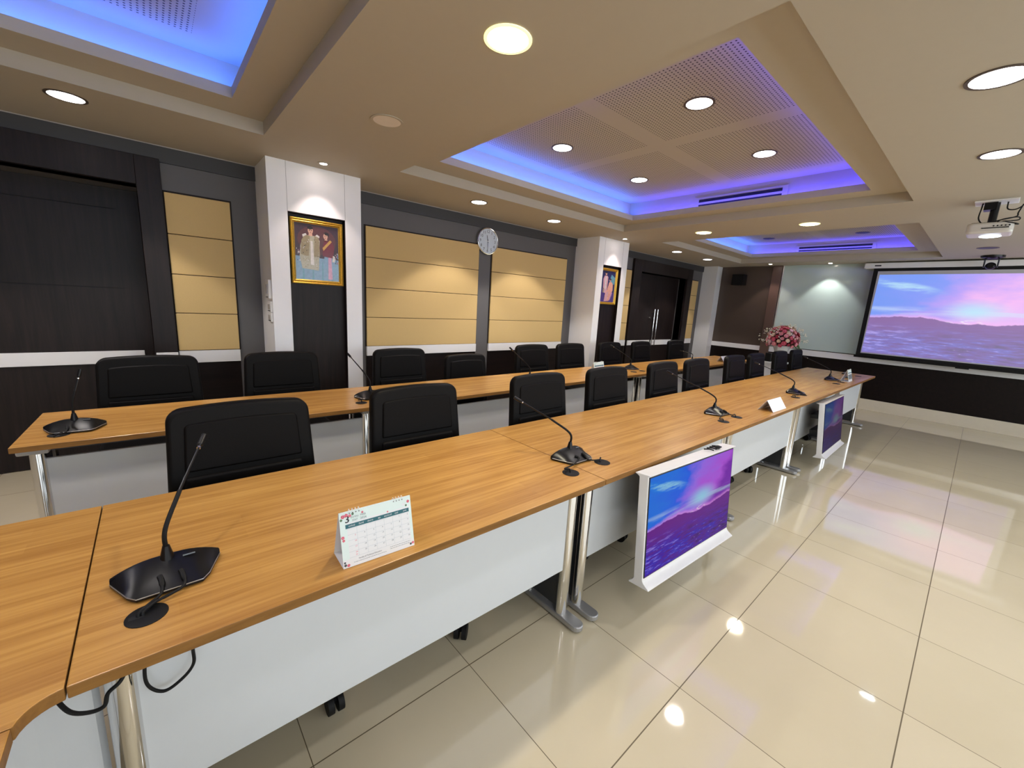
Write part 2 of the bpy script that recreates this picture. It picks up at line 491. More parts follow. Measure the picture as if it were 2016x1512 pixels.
# ================================================================== SETTING
XB, XF = -3.3, 9.2            # back and front wall
YL, YR = 4.258, -2.7          # left and right wall
ZC = 2.45                     # ceiling
bm = bmesh.new(); box(bm, XB - .2, XF + .2, YR - .2, YL + .55, -0.06, 0.0)
struct(obj('floor', bm, m_floor))
# ---- ceiling: a flat ceiling with three stepped light trays
TR = [(-2.49, 0.655, 0.61, 3.36), (1.615, 4.73, 0.61, 3.36), (5.72, 8.60, 0.66, 3.38)]
def strips(bm, x0, x1, y0, y1, holes, z0, z1):
    """slab x0..x1,y0..y1 with rectangular holes in a row along x"""
    x = x0
    for hx0, hx1, hy0, hy1 in holes:
        if hx0 > x: box(bm, x, hx0, y0, y1, z0, z1)
        box(bm, hx0, hx1, y0, hy0, z0, z1)
        box(bm, hx0, hx1, hy1, y1, z0, z1)
        x = hx1
    if x < x1: box(bm, x, x1, y0, y1, z0, z1)
bm = bmesh.new()
strips(bm, XB - .2, XF + .2, YR - .2, YL + .55, TR, ZC, ZC + .08)
OPN = [(a + .215, b - .20, c + .25, d - .25) for a, b, c, d in TR]
strips(bm, XB - .2, XF + .2, YR - .2, YL + .55, OPN, ZC + .08, ZC + .12)
for i, (a, b, c, d) in enumerate(OPN):
    # lip around the opening
    for e in ((a - .012, a, c - .012, d + .012), (b, b + .012, c - .012, d + .012), (a, b, c - .012, c), (a, b, d, d + .012)):
        box(bm, *e, ZC + .12, ZC + .138)
    A, B, C_, D = a - .09, b + .09, c - .10, d + .11
    # walls of the upper well
    box(bm, A - .02, A, C_ - .02, D + .02, ZC + .12, ZC + .32)
    box(bm, B, B + .02, C_ - .02, D + .02, ZC + .12, ZC + .32)
    box(bm, A, B, C_ - .02, C_, ZC + .12, ZC + .32)
    box(bm, A, B, D, D + .02, ZC + .12, ZC + .32)
struct(obj('ceiling', bm, m_ceil))
for i, (a, b, c, d) in enumerate(OPN):
    A, B, C_, D = a - .09, b + .09, c - .10, d + .11
    cx, cy = (a + b) / 2, (c + d) / 2
    o = boxo('ceiling_perforated_board', (A - cx - .02, B - cx + .02, C_ - cy - .02, D - cy + .02, 0, .02), m_perf)
    o.location = (cx, cy, ZC + .30)
    struct(o)
    t = thing('led_cove_strip', ['blue led strip glowing in the cove of the nearest ceiling tray, upper left', 'blue led strip glowing round the big middle ceiling tray', 'blue led strip glowing in the far ceiling tray before the screen wall'][i], 'led strip', ((a + b) / 2, (c + d) / 2, ZC + .122), group=None)
    hx, hy = (b - a) / 2, (d - c) / 2
    for nm, e, mt in (('strip', (-hx, hx, hy + .03, hy + .06), m_ledv), ('strip', (-hx, hx, -hy - .06, -hy - .03), m_led if i else m_ledv), ('strip', (hx + .03, hx + .055, -hy, hy), m_led if i else m_ledv), ('strip', (-hx - .055, -hx - .03, -hy, hy), m_led)):
        boxo(nm, (*e, 0, .008), mt, t)
    # slotted air grille in the far side of the well
    if i:
        y0, y1 = (1.54, 2.34) if i == 1 else (1.45, 2.42)
        g = thing('air_grille', 'long black two-slot air grille in the far side of the %s ceiling tray' % ('middle' if i == 1 else 'distant'), 'air vent', (B - .001, (y0 + y1) / 2, ZC + .145))
        hh = (y1 - y0) / 2
        boxo('frame', (-.010, 0, -hh - .045, hh + .045, -.018, .10), m_ceil, g)
        boxo('slot', (-.0125, -.0095, -hh, hh, .050, .078), m_dot, g)
        boxo('slot', (-.0125, -.0095, -hh, hh, .008, .026), m_dot, g)
# ---- walls
bm = bmesh.new()
D1 = (-1.70, -0.008, 2.15)       # left door opening x0,x1,z
D2 = (6.597, 8.27, 2.135)
x = XB - .2
for dx0, dx1, dz in (D1, D2):
    box(bm, x, dx0, YL, YL + .12, 0, ZC)
    box(bm, dx0, dx1, YL, YL + .12, dz, ZC)
    x = dx1
box(bm, x, XF + .2, YL, YL + .12, 0, ZC)
box(bm, XB - .2, XF + .2, YL + .45, YL + .55, 0, ZC)
for dx0, dx1, dz in (D1, D2):
    box(bm, dx0 - .05, dx0, YL + .12, YL + .45, 0, ZC); box(bm, dx1, dx1 + .05, YL + .12, YL + .45, 0, ZC)
    box(bm, dx0, dx1, YL + .12, YL + .45, dz, dz + .05)
struct(obj('wall_left', bm, m_grey))
struct(boxo('wall_front', (XF, XF + .15, YR - .2, YL + .55, 0, ZC), m_brown))
struct(boxo('wall_right', (XB - .2, XF + .2, YR - .15, YR, 0, ZC), simple('right_wall_paint', srgb(196, 186, 172), .6)))
struct(boxo('wall_back', (XB - .15, XB, YR - .2, YL + .55, 0, ZC), simple('back_wall_paint', srgb(150, 140, 128), .6)))
# unseen glowing windows added along the right wall to give the cool side light
m_sideglow = emit('side_glow_blind', (0.84, 0.93, 1.0, 1), 4.2)
for i, xx in enumerate((-1.9, .3, 2.5, 4.7, 6.9)):
    w_ = struct(empty('window_%d' % (i + 1), (xx, YR, .85)))
    boxo('blind', (0, 1.7, .012, .02, 0, 1.35), m_sideglow, w_)
    bm = bmesh.new()
    box(bm, -.05, 0, .0, .05, -.05, 1.40); box(bm, 1.7, 1.75, .0, .05, -.05, 1.40); box(bm, 0, 1.7, .0, .05, -.05, 0); box(bm, 0, 1.7, .0, .05, 1.35, 1.40); box(bm, .835, .865, .0, .04, 0, 1.35)
    obj('window_frame', bm, m_trimw, w_)
# dark band under the ceiling in each bay
tn = 0
def trim(bm_or_ext, mat, bevel=0.0):
    global tn
    tn += 1
    if isinstance(bm_or_ext, tuple):
        o = boxo('trim_%d' % tn, bm_or_ext, mat, bevel=bevel)
    else:
        o = obj('trim_%d' % tn, bm_or_ext, mat, bevel=bevel)
    return struct(o)
for a, b in ((XB, .748), (1.474, 4.85), (5.57, 8.97)):
    trim((a, b, YL - .018, YL, 2.336, ZC), m_greydk)
    trim((a, b, YL - .022, YL, ZC - .006, ZC), m_cap)
# ---- pillars
def pillar(x0, x1, n, z_bottom=0.0):
    yf = 3.83; nx0, nx1 = x0 + .137, x1 - .139
    bm = bmesh.new()
    box(bm, x0, nx0, yf, YL, 0, ZC); box(bm, nx1, x1, yf, YL, 0, ZC)
    box(bm, nx0, nx1, yf, YL, 2.08, ZC)
    box(bm, nx0, nx1, yf + .06, YL, 0, 2.08)
    # narrow joints above the niche
    o = struct(obj('wall_pillar', bm, m_pillar))
    bm = bmesh.new()
    for xx in (nx0, nx1):
        box(bm, xx - .0012, xx + .0012, yf - .0008, yf + .002, 2.08, ZC)
    trim(bm, simple('panel_joint', srgb(150, 150, 152), .6))
    bm = bmesh.new()
    box(bm, nx0, nx1, yf + .056, yf + .061, 0, 2.08)
    box(bm, nx0, nx0 + .004, yf + .001, yf + .06, 0, 2.08); box(bm, nx1 - .004, nx1, yf + .001, yf + .06, 0, 2.08)
    box(bm, nx0, nx1, yf + .001, yf + .06, 2.074, 2.08)
    trim(bm, m_dwood)
    return nx0, nx1
P1 = pillar(.748, 1.474, 1)
P2 = pillar(4.85, 5.57, 2)
struct(boxo('wall_pillar', (8.97, XF, 3.955, YL, 0, ZC), m_white))
# ---- upholstered wall panels with white rail and dark wainscot below
def wall_panel(x0, x1, label, z0=.93, z1=2.133, rows=4):
    t = thing('upholstered_wall_panel', label, 'wall panel', (x0, YL, z0), group=None)
    w = x1 - x0; h = z1 - z0
    boxo('backing', (-.010, w + .010, -.006, 0, 0, h + .012), m_grooveshade, t)  # dark backing colour stands in for the shadow gap round the padding
    bm = bmesh.new()
    for r in range(rows):
        box(bm, .002, w - .002, -.022, -.006, r * h / rows + .003, (r + 1) * h / rows - .002)
    obj('padding', bm, m_tan, t, bevel=.004, seg=2)
    return t
wall_panel(.140, .556, 'narrow tan upholstered wall panel between left door frame and first pillar', 0.932)
wall_panel(1.675, 3.075, 'wide tan upholstered wall panel left of the clock')
wall_panel(3.277, 4.660, 'tan upholstered wall panel right of the clock')
wall_panel(5.98, 6.33, 'tan upholstered wall panel strip between second pillar and far door frame')
wall_panel(8.495, 8.79, 'narrow tan upholstered wall panel right of the far door')
for a, b in ((.140, .556), (1.675, 3.075), (3.277, 4.66), (5.98, 6.33), (8.495, 8.79)):
    trim((a, b, YL - .026, YL, .832, .930), m_trimw, .002)
    trim((a, b, YL - .010, YL, 0, .832), m_dwoodh)
# ---- doors
def door(n, x0, x1, zt, yl, frame, leaves, label_handles=False):
    fo, fi = frame       # outer frame x range
    bm = bmesh.new()
    ft = zt + .20
    box(bm, fo[0], x0, YL - .045, YL + .13, 0, ft)
    box(bm, x1, fo[1], YL - .045, YL + .13, 0, ft)
    box(bm, x0, x1, YL - .045, YL + .13, zt, ft)
    f = struct(obj('door_%d_frame' % n, bm, m_dwood, bevel=.003))
    f.name = 'door_%d_frame' % n
    d = struct(empty('door_%d' % n, (x0, yl, 0)))
    w = (x1 - x0) / leaves
    for i in range(leaves):
        bm = bmesh.new()
        box(bm, i * w + .002, (i + 1) * w - .002, 0, .045, .005, zt)
        lf = obj('leaf', bm, m_dwood, d, bevel=.002)
        bm = bmesh.new()
        for z in ((2.0, 1.40) if n == 1 else ()):
            box(bm, i * w + .06, (i + 1) * w - .14, -.0015, .002, z - .003, z + .003)
        if n == 1:
            obj('groove', bm, m_dot, lf)
        else:
            bm.free()
        boxo('rail', (i * w + .004, (i + 1) * w - .004 - (.06 if n == 1 else .04), -.014, 0, .800, .900), m_trimw, lf, .002)
    return d
d1 = door(1, D1[0], D1[1], D1[2], 4.60, ((-1.84, .134), None), 1)
d2 = door(2, D2[0], D2[1], D2[2], 4.40, ((6.355, 8.475), None), 2)
for px_ in (-.055, .055):
    bm = bmesh.new()
    X = (D2[1] - D2[0]) / 2 + px_
    cyl(bm, (X, -.065), .011, .80, 1.50, 12)
    for z in (.86, 1.44):
        cyl(bm, (X, z), .007, -.065, .0, 8, axis='y')
    obj('pull_handle', bm, m_chrome, d2, smooth=True)
bm = bmesh.new(); cyl(bm, ((D2[1] - D2[0]) / 2 - .11, 1.33), .016, -.014, 0, 16, axis='y')
obj('lock', bm, m_chrome, d2, smooth=True)
bm = bmesh.new(); cyl(bm, ((D2[1] - D2[0]) / 2 - .16, .83), .012, -.045, 0, 12, axis='y')
box(bm, (D2[1] - D2[0]) / 2 - .17, (D2[1] - D2[0]) / 2 - .09, -.052, -.040, .822, .838)
obj('lever', bm, m_chrome, d2)
# thin white rail seen on the left door frame
trim((.0, .134, YL - .058, YL - .045, .84, .925), m_trimw, .002)
trim((6.36, 6.59, YL - .058, YL - .045, .84, .925), m_trimw, .002)
# ---- front wall
trim((XF - .02, XF, 2.985, 3.955, .812, .902), m_trimw, .002)
trim((XF - .03, XF, YR, 2.825, .812, .915), m_trimw, .002)
trim((XF - .012, XF, YR, 3.955, .187, .812), m_dwoodh)
trim((XF - .02, XF, YR, 3.955, 0, .187), m_base, .003)
trim((XF - .05, XF, 2.825, 2.985, 0, ZC), m_brown2, .002)
g = thing('glass_writing_board', 'tall frosted green glass board between taupe pilaster and projection screen', 'glass board', (XF - .02, 1.8, .93))
boxo('pane', (-.010, .008, -1.0, 1.0, 0, ZC - .93), m_glassb, g)
boxo('edge_trim', (-.018, -.002, .998, 1.014, 0, ZC - .93), m_alu, g)

# ================================================================== TABLES
TZ = 0.74; TT = 0.026
def leg_parts(t, x, yf, yb, side, y_tube=None):
    """T-leg at local x: long foot, front and rear chrome tube, plate between them"""
    yt = yf + .13 if y_tube is None else y_tube
    yr = yf + .355
    L = obj('leg', _leg_tubes(x, yt), m_chrome, t, smooth=True)
    obj('leg', _leg_tubes(x, yr), m_chrome, t, smooth=True)
    bm = bmesh.new()
    pts = []
    ylo, yhi = yf + .01, yb - .02
    for i in range(9):
        a = PI + PI * i / 8
        pts.append((x + .032 * math.cos(a), ylo + .03 + .032 * math.sin(a)))
    for i in range(9):
        a = PI * i / 8
        pts.append((x + .032 * math.cos(a), yhi - .03 + .032 * math.sin(a)))
    prism(bm, pts, .008, .034)
    obj('foot', bm, m_silver, L, bevel=.006, seg=3)
    boxo('plate', (x - .010, x + .010, yt + .02, yr - .02, .05, TZ - TT - .06), m_steel, L)
    boxo('mount', (x - .050, x + .050, yf + .05, yb - .08, TZ - TT - .032, TZ - TT - .001), m_cap, L, .008, 3)
    for yy in (ylo + .03, yhi - .03):
        bm = bmesh.new(); cyl(bm, (x, yy), .016, 0, .01, 12)
        obj('levelling_pad', bm, m_mat, L)
def _leg_tubes(x, yt):
    bm = bmesh.new()
    cyl(bm, (x, yt), .0275, .03, TZ - TT - .03, 24)
    return bm
def grommet(t, x, y):
    bm = bmesh.new()
    lathe(bm, [(.0375, TZ), (.0375, TZ + .0018), (.035, TZ + .0030), (.012, TZ + .0030)], (x, y), 28)
    g = obj('grommet', bm, m_mat, t, smooth=True)
    boxo('slot', (x - .030, x - .004, y - .006, y + .006, TZ + .0028, TZ + .0036), m_dot, g)
def table(x0, x1, y0, y1, label, group, legs=(1, 1), gs=(), panel_y=None, rot=0, beam=False, ptop=.035):
    t = thing('conference_table', label, 'table', ((x0 + x1) / 2, (y0 + y1) / 2, 0), (0, 0, rot), group)
    hx = (x1 - x0) / 2 - .0012; hy = (y1 - y0) / 2
    bm = bmesh.new(); box(bm, -hx, hx, -hy, hy, TZ - TT, TZ)
    for f in bm.faces:
        f.material_index = 0 if abs(f.normal.z) > .5 or f.calc_center_median().z > TZ - .001 else 1
    for f in bm.faces:
        c = f.calc_center_median()
        f.material_index = 0 if c.z > TZ - .001 else 1
    obj('tabletop', bm, [m_oak, m_oakedge], t, bevel=.0025, seg=2)
    py = panel_y if panel_y is not None else -hy + .135
    if legs[0]: leg_parts(t, -hx + .055, -hy, hy, -1, py)
    if legs[1]: leg_parts(t, hx - .055, -hy, hy, 1, py)
    boxo('modesty_panel', (-hx + .078, hx - .078, py - .009, py + .009, .265, TZ - TT - ptop), m_panelg, t, .002)
    bm = bmesh.new()
    box(bm, -hx + .07, hx - .07, py + .03, py + .07, TZ - TT - .05, TZ - TT - .001)
    box(bm, -hx + .07, hx - .07, hy - .20, hy - .16, TZ - TT - .05, TZ - TT - .001)
    obj('beam', bm, m_steel, t)
    for gx in gs:
        grommet(t, gx - (x0 + x1) / 2, -hy + .135)
    return t
YN0, YN1 = .965, 1.782
SN = [-.174, 1.417, 3.005, 4.60, 6.16, 7.66]
nlab = ['oak-topped conference table carrying the standing month calendar, nearest of the front row',
        'oak-topped conference table behind the first white television, second of the front row',
        'oak-topped conference table with the folded white name card, third of the front row',
        'oak-topped conference table behind the far white television, fourth of the front row',
        'oak-topped conference table ending the front row by the projection screen wall']
for i in range(5):
    a, b = SN[i], SN[i + 1]
    gs = [b - .075] if i < 4 else [b - .35]
    gs.append(a + (.11 if i == 0 else .15))
    table(a, b, YN0, YN1, nlab[i], 'front row of conference tables', gs=gs)
SB = [-.50, 1.11, 2.72, 4.36, 6.0, 7.62]
blab = ['oak-topped conference table at the open left end of the row by the wall',
        'oak-topped conference table below the tan panels and clock, second of the row by the wall',
        'oak-topped conference table with the small standing calendar, third of the row by the wall',
        'oak-topped conference table before the far double door, fourth of the wall row',
        'oak-topped conference table at the far end of the row by the wall']
for i in range(5):
    a, b = SB[i], SB[i + 1]
    r = -.03 if i == 0 else 0
    y0 = 2.585 if i == 0 else 2.56
    gs = [b - .08, a + (.13 if i == 0 else .10)]
    table(a, b, y0, y0 + .63, blab[i], 'rear row of conference tables', gs=gs, rot=r, panel_y=-.315 + .13, ptop=.075)
# corner table joining the front row to the return wing beside the camera
t = thing('corner_table', 'rounded oak corner table joining the front row at the lower left', 'table', (-.6, 1.35, 0))
pts = [(-.1752, YN0), (-.1752, YN1), (-.70, YN1)]
for i in range(1, 9):
    a = PI / 2 + PI / 2 * i / 8
    pts.append((-.70 + .33 * math.cos(a), YN1 - .33 + .33 * math.sin(a)))
pts += [(-1.03, .918), (-.229, .918)]
for i in range(1, 8):
    a = PI - PI / 2 * i / 8
    pts.append((-.172 + .056 * math.cos(a) , .909 + .056 * math.sin(a)))
bm = bmesh.new(); prism(bm, [(p[0] + .6, p[1] - 1.35) for p in pts], TZ - TT, TZ)
for f in bm.faces:
    f.material_index = 0 if abs(f.calc_center_median().z - TZ) < .001 else 1
obj('tabletop', bm, [m_oak, m_oakedge], t, bevel=.002)
bm = bmesh.new()
pp = catmull([(-.165, 1.112, 0), (-.26, 1.09, 0), (-.335, 1.02, 0), (-.36, .93, 0)], 6)
outl = [(p.x + .6, p.y - 1.35) for p in pp] + [(p.x + .6 + .010, p.y - 1.35 + .014) for p in pp[::-1]]
prism(bm, outl, .265, TZ - TT - .001)
obj('modesty_panel', bm, m_panelg, t)
bm = bmesh.new(); cyl(bm, (-.36, .35), .0275, 0, TZ - TT, 20); obj('leg', bm, m_chrome, t, smooth=True)
t = thing('conference_table', 'oak-topped table of the return wing, only its corner showing at the lower left', 'table', (-.63, .12, 0))
bm = bmesh.new(); box(bm, -.40, .401, -.795, .7965, TZ - TT, TZ)
for f in bm.faces:
    f.material_index = 0 if abs(f.calc_center_median().z - TZ) < .001 else 1
o = obj('tabletop', bm, [m_oak, m_oakedge], t, bevel=.002)
boxo('modesty_panel', (.262, .278, -.72, .80, .265, TZ - TT - .002), m_panelg, t)
for yy in (-.70, .70):
    bm = bmesh.new(); cyl(bm, (.18, yy), .0275, 0, TZ - TT, 20); obj('leg', bm, m_chrome, t, smooth=True)
# hanging cables below the near corner
bm = bmesh.new()
tube(bm, [(.007, 1.065, .712), (.007, 1.065, .64), (.005, 1.065, .60), (-.017, 1.065, .574), (-.05, 1.065, .562), (-.075, 1.065, .595), (-.075, 1.065, .65), (-.06, 1.065, .712)], .0035)
tag(obj('power_cable', bm, m_mat, smooth=True), 'black cable hanging in a loop below the front table edge', 'cable')
bm = bmesh.new()
tube(bm, [(-.200, 1.04, .712), (-.198, 1.02, .69), (-.180, 1.0, .66), (-.156, 1.0, .641), (-.135, 1.0, .641), (-.127, 1.0, .666), (-.106, 1.0, .685), (-.09, 1.03, .712)], .0038)
tag(obj('power_cable', bm, m_mat, smooth=True), 'black cable drooping across the corner leg at the lower left', 'cable')
# clear cable saucer beneath the first seam
t = thing('cable_saucer', 'clear round cable holder under the first table seam beside the chrome legs', 'cable holder', (1.42, 1.03, .69))
k = NT('clear_plastic'); k.b.inputs['Base Color'].default_value = (.8, .9, .95, 1); k.b.inputs['Transmission Weight'].default_value = .9
k.b.inputs['Roughness'].default_value = .1
bm = bmesh.new(); lathe(bm, [(.03, .0), (.045, .006), (.055, .024)], n=28, close=False); obj('bowl', bm, k.m, t, smooth=True)
bm = bmesh.new(); ring(bm, (0, 0), .053, .057, .020, .024); obj('rim', bm, m_cap, t, smooth=True)

# ================================================================== CHAIRS
def back_shape(bm, w0, w1, z0, z1, yf, yb, rc, arch, n=14, lean=0.0, mi=0):
    """rounded slab, width w0 at foot to w1 at head, slight arch on top and hollow front"""
    prof = []
    h = z1 - z0
    left = []
    steps = 8
    for i in range(steps + 1):
        t_ = i / steps
        left.append((w0 / 2 + (w1 / 2 - w0 / 2) * t_, z0 + (h - rc) * t_))
    corner = []
    for i in range(1, 7):
        a = PI / 2 * i / 6
        corner.append((w1 / 2 - rc + rc * math.cos(a), z1 - rc + rc * math.sin(a)))
    top = []
    for i in range(1, n):
        xx = (w1 / 2 - rc) * (1 - 2 * i / n)
        top.append((xx, z1))
    right = [(-a, b) for a, b in corner[::-1]] + [(-a, b) for a, b in left[::-1]]
    pts = left + corner + top + right
    out = []
    for a, b in pts:
        tt = (b - z0) / h
        bb = b + arch * (1 - (2 * a / w1) ** 2) * max(0, tt) ** 2
        out.append((a, bb))
    # filled grid from row spans
    F, Bk = [], []
    for a, b in out:
        F.append(bm.verts.new((a, yf + lean * (b - z0) - .0 , b)))
        Bk.append(bm.verts.new((a, yb + lean * (b - z0), b)))
    bm.faces.new(F).material_index = mi
    bm.faces.new(Bk[::-1]).material_index = mi
    m = len(F)
    for i in range(m):
        bm.faces.new((F[i], Bk[i], Bk[(i + 1) % m], F[(i + 1) % m])).material_index = mi
def make_chair(name, label, group):
    t = thing(name, label, 'chair', group=group)
    # local: sits facing -y, backrest front near y=.0 at head height
    LN = .10
    bm = bmesh.new(); back_shape(bm, .545, .500, .46, .985, 0, .055, .05, .014, lean=LN)
    b = obj('backrest', bm, m_leather, t, smooth=True, bevel=.016, seg=4)
    bm = bmesh.new(); back_shape(bm, .415, .395, .745, .930, -.008, .012, .018, .010, lean=LN)
    for v in bm.verts: v.co.y += LN * .285
    obj('upper_cushion', bm, m_leather2, b, smooth=True, bevel=.008, seg=3)
    bm = bmesh.new(); back_shape(bm, .430, .420, .50, .725, -.010, .012, .015, .0, lean=LN)
    for v in bm.verts: v.co.y += LN * .04
    obj('lower_cushion', bm, m_leather2, b, smooth=True, bevel=.010, seg=3)
    bm = bmesh.new(); prism(bm, rrect(.52, .52, .06, 6, 0, -.25), .42, .50)
    s = obj('seat', bm, m_leather, t, smooth=True, bevel=.028, seg=4)
    boxo('seat_pan', (-.16, .16, -.42, -.04, .385, .425), m_black, t, .01)
    bm = bmesh.new(); cyl(bm, (0, -.31), .028, .10, .39, 16)
    obj('gas_lift', bm, m_black, t, smooth=True)
    for k_ in range(5):
        a = 2 * PI * k_ / 5 - 1.17
        dx, dy = math.cos(a), math.sin(a)
        bm = bmesh.new()
        tube(bm, [(dx * .02, dy * .02, .125), (dx * .16, dy * .16, .112), (dx * .325, dy * .325, .085)], lambda q: .026 - .010 * q, 8, 3)
        lg = obj('base_leg', bm, m_black, t, smooth=True); lg.location = (0, -.31, 0)
        bm = bmesh.new()
        cxx, cyy = dx * .33, dy * .33
        for s_ in (-1, 1):
            cyl(bm, (cyy, .034), .034, cxx + s_ * .017 - .010, cxx + s_ * .017 + .010, 16, axis='x')
        cyl(bm, (cxx, cyy), .008, .034, .085, 8)
        obj('caster', bm, m_mat, lg, smooth=True)
    return t
near = [(.252, 'nearest the camera, behind the first tabletop microphone'), (1.045, 'left of the second microphone'), (1.980, 'right behind the second microphone tip'),
        (2.757, 'fourth from the left'), (3.625, 'behind the third microphone tip'), (4.315, 'sixth from the left'), (5.297, 'seventh from the left'),
        (5.990, 'behind the fourth microphone tip'), (6.93, 'before the flower vase, ninth from the left'), (7.70, 'last before the projection screen wall')]
proto = None
def put_chair(x, y, rz, label, group, dz=0.0, name='conference_chair', spin=0.0):
    global proto
    if proto is None:
        proto = make_chair(name, label, group)
        c = proto
    else:
        c = copy_tree(proto)
    c['label'] = label; c['group'] = group
    c.location = (x, y, 0); c.rotation_euler = (0, 0, rz)
    if spin:
        for k_ in kids(c):
            if k_.name.startswith('base_leg'): k_.rotation_euler.z = spin
    return c
for i, (x, l) in enumerate(near):
    put_chair(x, 1.90, random.uniform(-.02, .02), 'black leather chair at the front table row, ' + l, 'chairs along the front table row', spin=(0, -.78, .2, -.3)[i % 4])
back = [(-.04, 'in front of the left dark door'), (.726, 'below the framed portrait of the first pillar'), (1.69, 'below the left edge of the wide tan panel'),
        (2.42, 'lower than its neighbours, below the wide tan panel'), (3.36, 'just right of the clock column'), (4.04, 'below the tan panel near the second pillar'),
        (4.88, 'below the portrait of the second pillar'), (5.68, 'left of the far door handles'), (6.75, 'below the far double door')]
for i, (x, l) in enumerate(back):
    c = put_chair(x, 3.43, random.uniform(-.03, .03), 'black leather chair on the wall row, ' + l, 'chairs along the wall table row')
# lowered chair
chs = [o for o in bpy.data.objects if o.get('group') == 'chairs along the wall table row' and 'lower than' in o['label']]
for o in chs:
    for c in kids(o):
        if c.name.split('.')[0] in ('backrest', 'seat', 'seat_pan'):
            c.location.z -= .08
        if c.name.startswith('gas_lift'):
            c.scale.z = .8

# ================================================================== MICROPHONES
def make_mic(name, label, tip, group, right_cable=True, head_dir=None):
    """local frame: body sits at origin, long side along x, connector side toward -y; tip = local position of the capsule"""
    t = thing(name, label, 'microphone', group=group)
    bm = bmesh.new()
    secs = []
    N = 14
    for i in range(N + 1):
        x = -.108 + .216 * i / N
        s = abs(x) / .108
        yr = -.088 if s < .64 else -.088 + (s - .64) / .36 * .100
        yf = .052 - .028 * s * s
        zr = .050 - .030 * s ** 2.2
        yk = .004 + .012 * s
        secs.append([(x, yr, .003), (x, yr, .010), (x, yr + (yk - yr) * .35, .010 + (zr - .010) * .30), (x, yk - .004, zr), (x, yk + .006, zr + .001), (x, yf, .014), (x, yf, .003)])
    rows = [[bm.verts.new(p) for p in s_] for s_ in secs]
    for A, B in zip(rows, rows[1:]):
        for j in range(7):
            bm.faces.new((A[j], A[(j + 1) % 7], B[(j + 1) % 7], B[j]))
    bm.faces.new(rows[0]); bm.faces.new(rows[-1][::-1])
    body = obj('base', bm, m_black, t, smooth=True, bevel=.002, seg=2, angle=28)
    bm = bmesh.new()
    tube(bm, [(s_[1][0], s_[1][1] - .0008, s_[1][2] + .001) for s_ in secs], .0011, 6, 0)
    obj('silver_rim', bm, m_alu, body)
    bm = bmesh.new(); cyl(bm, (0, .002), .017, .036, .078, 16, .0075)
    obj('collar', bm, m_black, t, smooth=True)
    bm = bmesh.new()
    T = Vector(tip); b0 = Vector((0, .002, .060))
    b1 = b0 + Vector((0, 0, .055)) + (T - b0) * .02
    mid = b0 + (T - b0) * .36 + Vector((0, 0, .045))
    d = (T - mid).normalized()
    lower = [b0, b1, mid]
    tube(bm, [b0, b1, mid + (T - mid) * .02], lambda q: .0052, 8, 8)
    obj('gooseneck', bm, m_mat, t, smooth=True)
    bm = bmesh.new()
    tube(bm, [mid, mid + (T - mid) * .5, T - d * .02], lambda q: .0040 - .0008 * q, 8, 4)
    obj('stem', bm, m_black, t, smooth=True)
    bm = bmesh.new()
    tube(bm, [T - d * .030, T - d * .022, T - d * .008, T, T + d * .010, T + d * .016], lambda q: (.0045 if q < .2 else (.0075 if q < .95 else .004)), 10, 3)
    h = obj('capsule', bm, m_black, t, smooth=True)
    bm = bmesh.new()
    tube(bm, [T - d * .034, T - d * .029], .0052, 10, 0)
    obj('capsule_ring', bm, m_chrome, h, smooth=True)
    bm = bmesh.new(); box(bm, .030, .055, -.010, -.0075, .043, .0455)
    obj('button_row', bm, m_inkg, body)
    return t
def mic_cable(t, pts):
    bm = bmesh.new(); tube(bm, pts, lambda q: .0058 if q < .22 else .0034, 8, 7)
    obj('cable', bm, m_mat, t, smooth=True)
G1 = 'tabletop microphones of the front row'
def mic(x, y, tip_world, label, group, rz=0.0, name='gooseneck_microphone', cables=()):
    # tip_world is relative to the world; convert to local
    d = Vector((tip_world[0] - x, tip_world[1] - y, tip_world[2] - TZ))
    d.rotate(Matrix.Rotation(-rz, 3, 'Z'))
    t = make_mic(name, label, tuple(d), group)
    for gx in cables:
        s0 = None
        if isinstance(gx, tuple):
            gx, s0 = gx
        p = Vector((gx - x, (YN0 + .135 if y < 2 else 2.695) - y, 0)); p.rotate(Matrix.Rotation(-rz, 3, 'Z'))
        s = s0 if s0 is not None else (.03 if p.x > -.02 else -.02)
        if abs(p.x) < .09:
            mic_cable(t, [(s, -.050, .030), (s + .003, -.066, .024), (s, -.095, .012), (p.x * .9, -.120, .010), (p.x + .01, p.y + .02, .016), (p.x - .012, p.y + .004, .010), (p.x - .014, p.y, .002)])
        else:
            mic_cable(t, [(s, -.052, .028), (s + .006, -.070, .020), ((s + p.x) / 2, -.100, .014), (p.x - .02, p.y + .02, .018), (p.x - .006, p.y + .004, .018), (p.x - .004, p.y, .002)])
    t.location = (x, y, TZ); t.rotation_euler = (0, 0, rz)
    return t
mic(-.022, 1.245, (.082, 1.448, 1.02), 'black gooseneck microphone nearest the camera, its stem before the first chair', G1, .02, cables=((-.064, -.018), (-.056, .022)))
mic(1.485, 1.235, (1.29, 1.425, 1.012), 'black gooseneck microphone over the first table seam beside the near television', G1, -.02, cables=(1.342, 1.567))
mic(3.125, 1.250, (2.96, 1.56, 1.012), 'black gooseneck microphone over the second table seam', G1, -.03, cables=(2.93, 3.155))
mic(4.79, 1.195, (4.58, 1.50, 1.01), 'black gooseneck microphone between the white name card and the far television', G1, -.03, cables=(4.525, 4.75))
mic(6.41, 1.235, (6.25, 1.50, 1.00), 'black gooseneck microphone farthest in the front row, left of the small calendar', G1, -.03, cables=(6.31,))
G2 = 'tabletop microphones of the wall row'
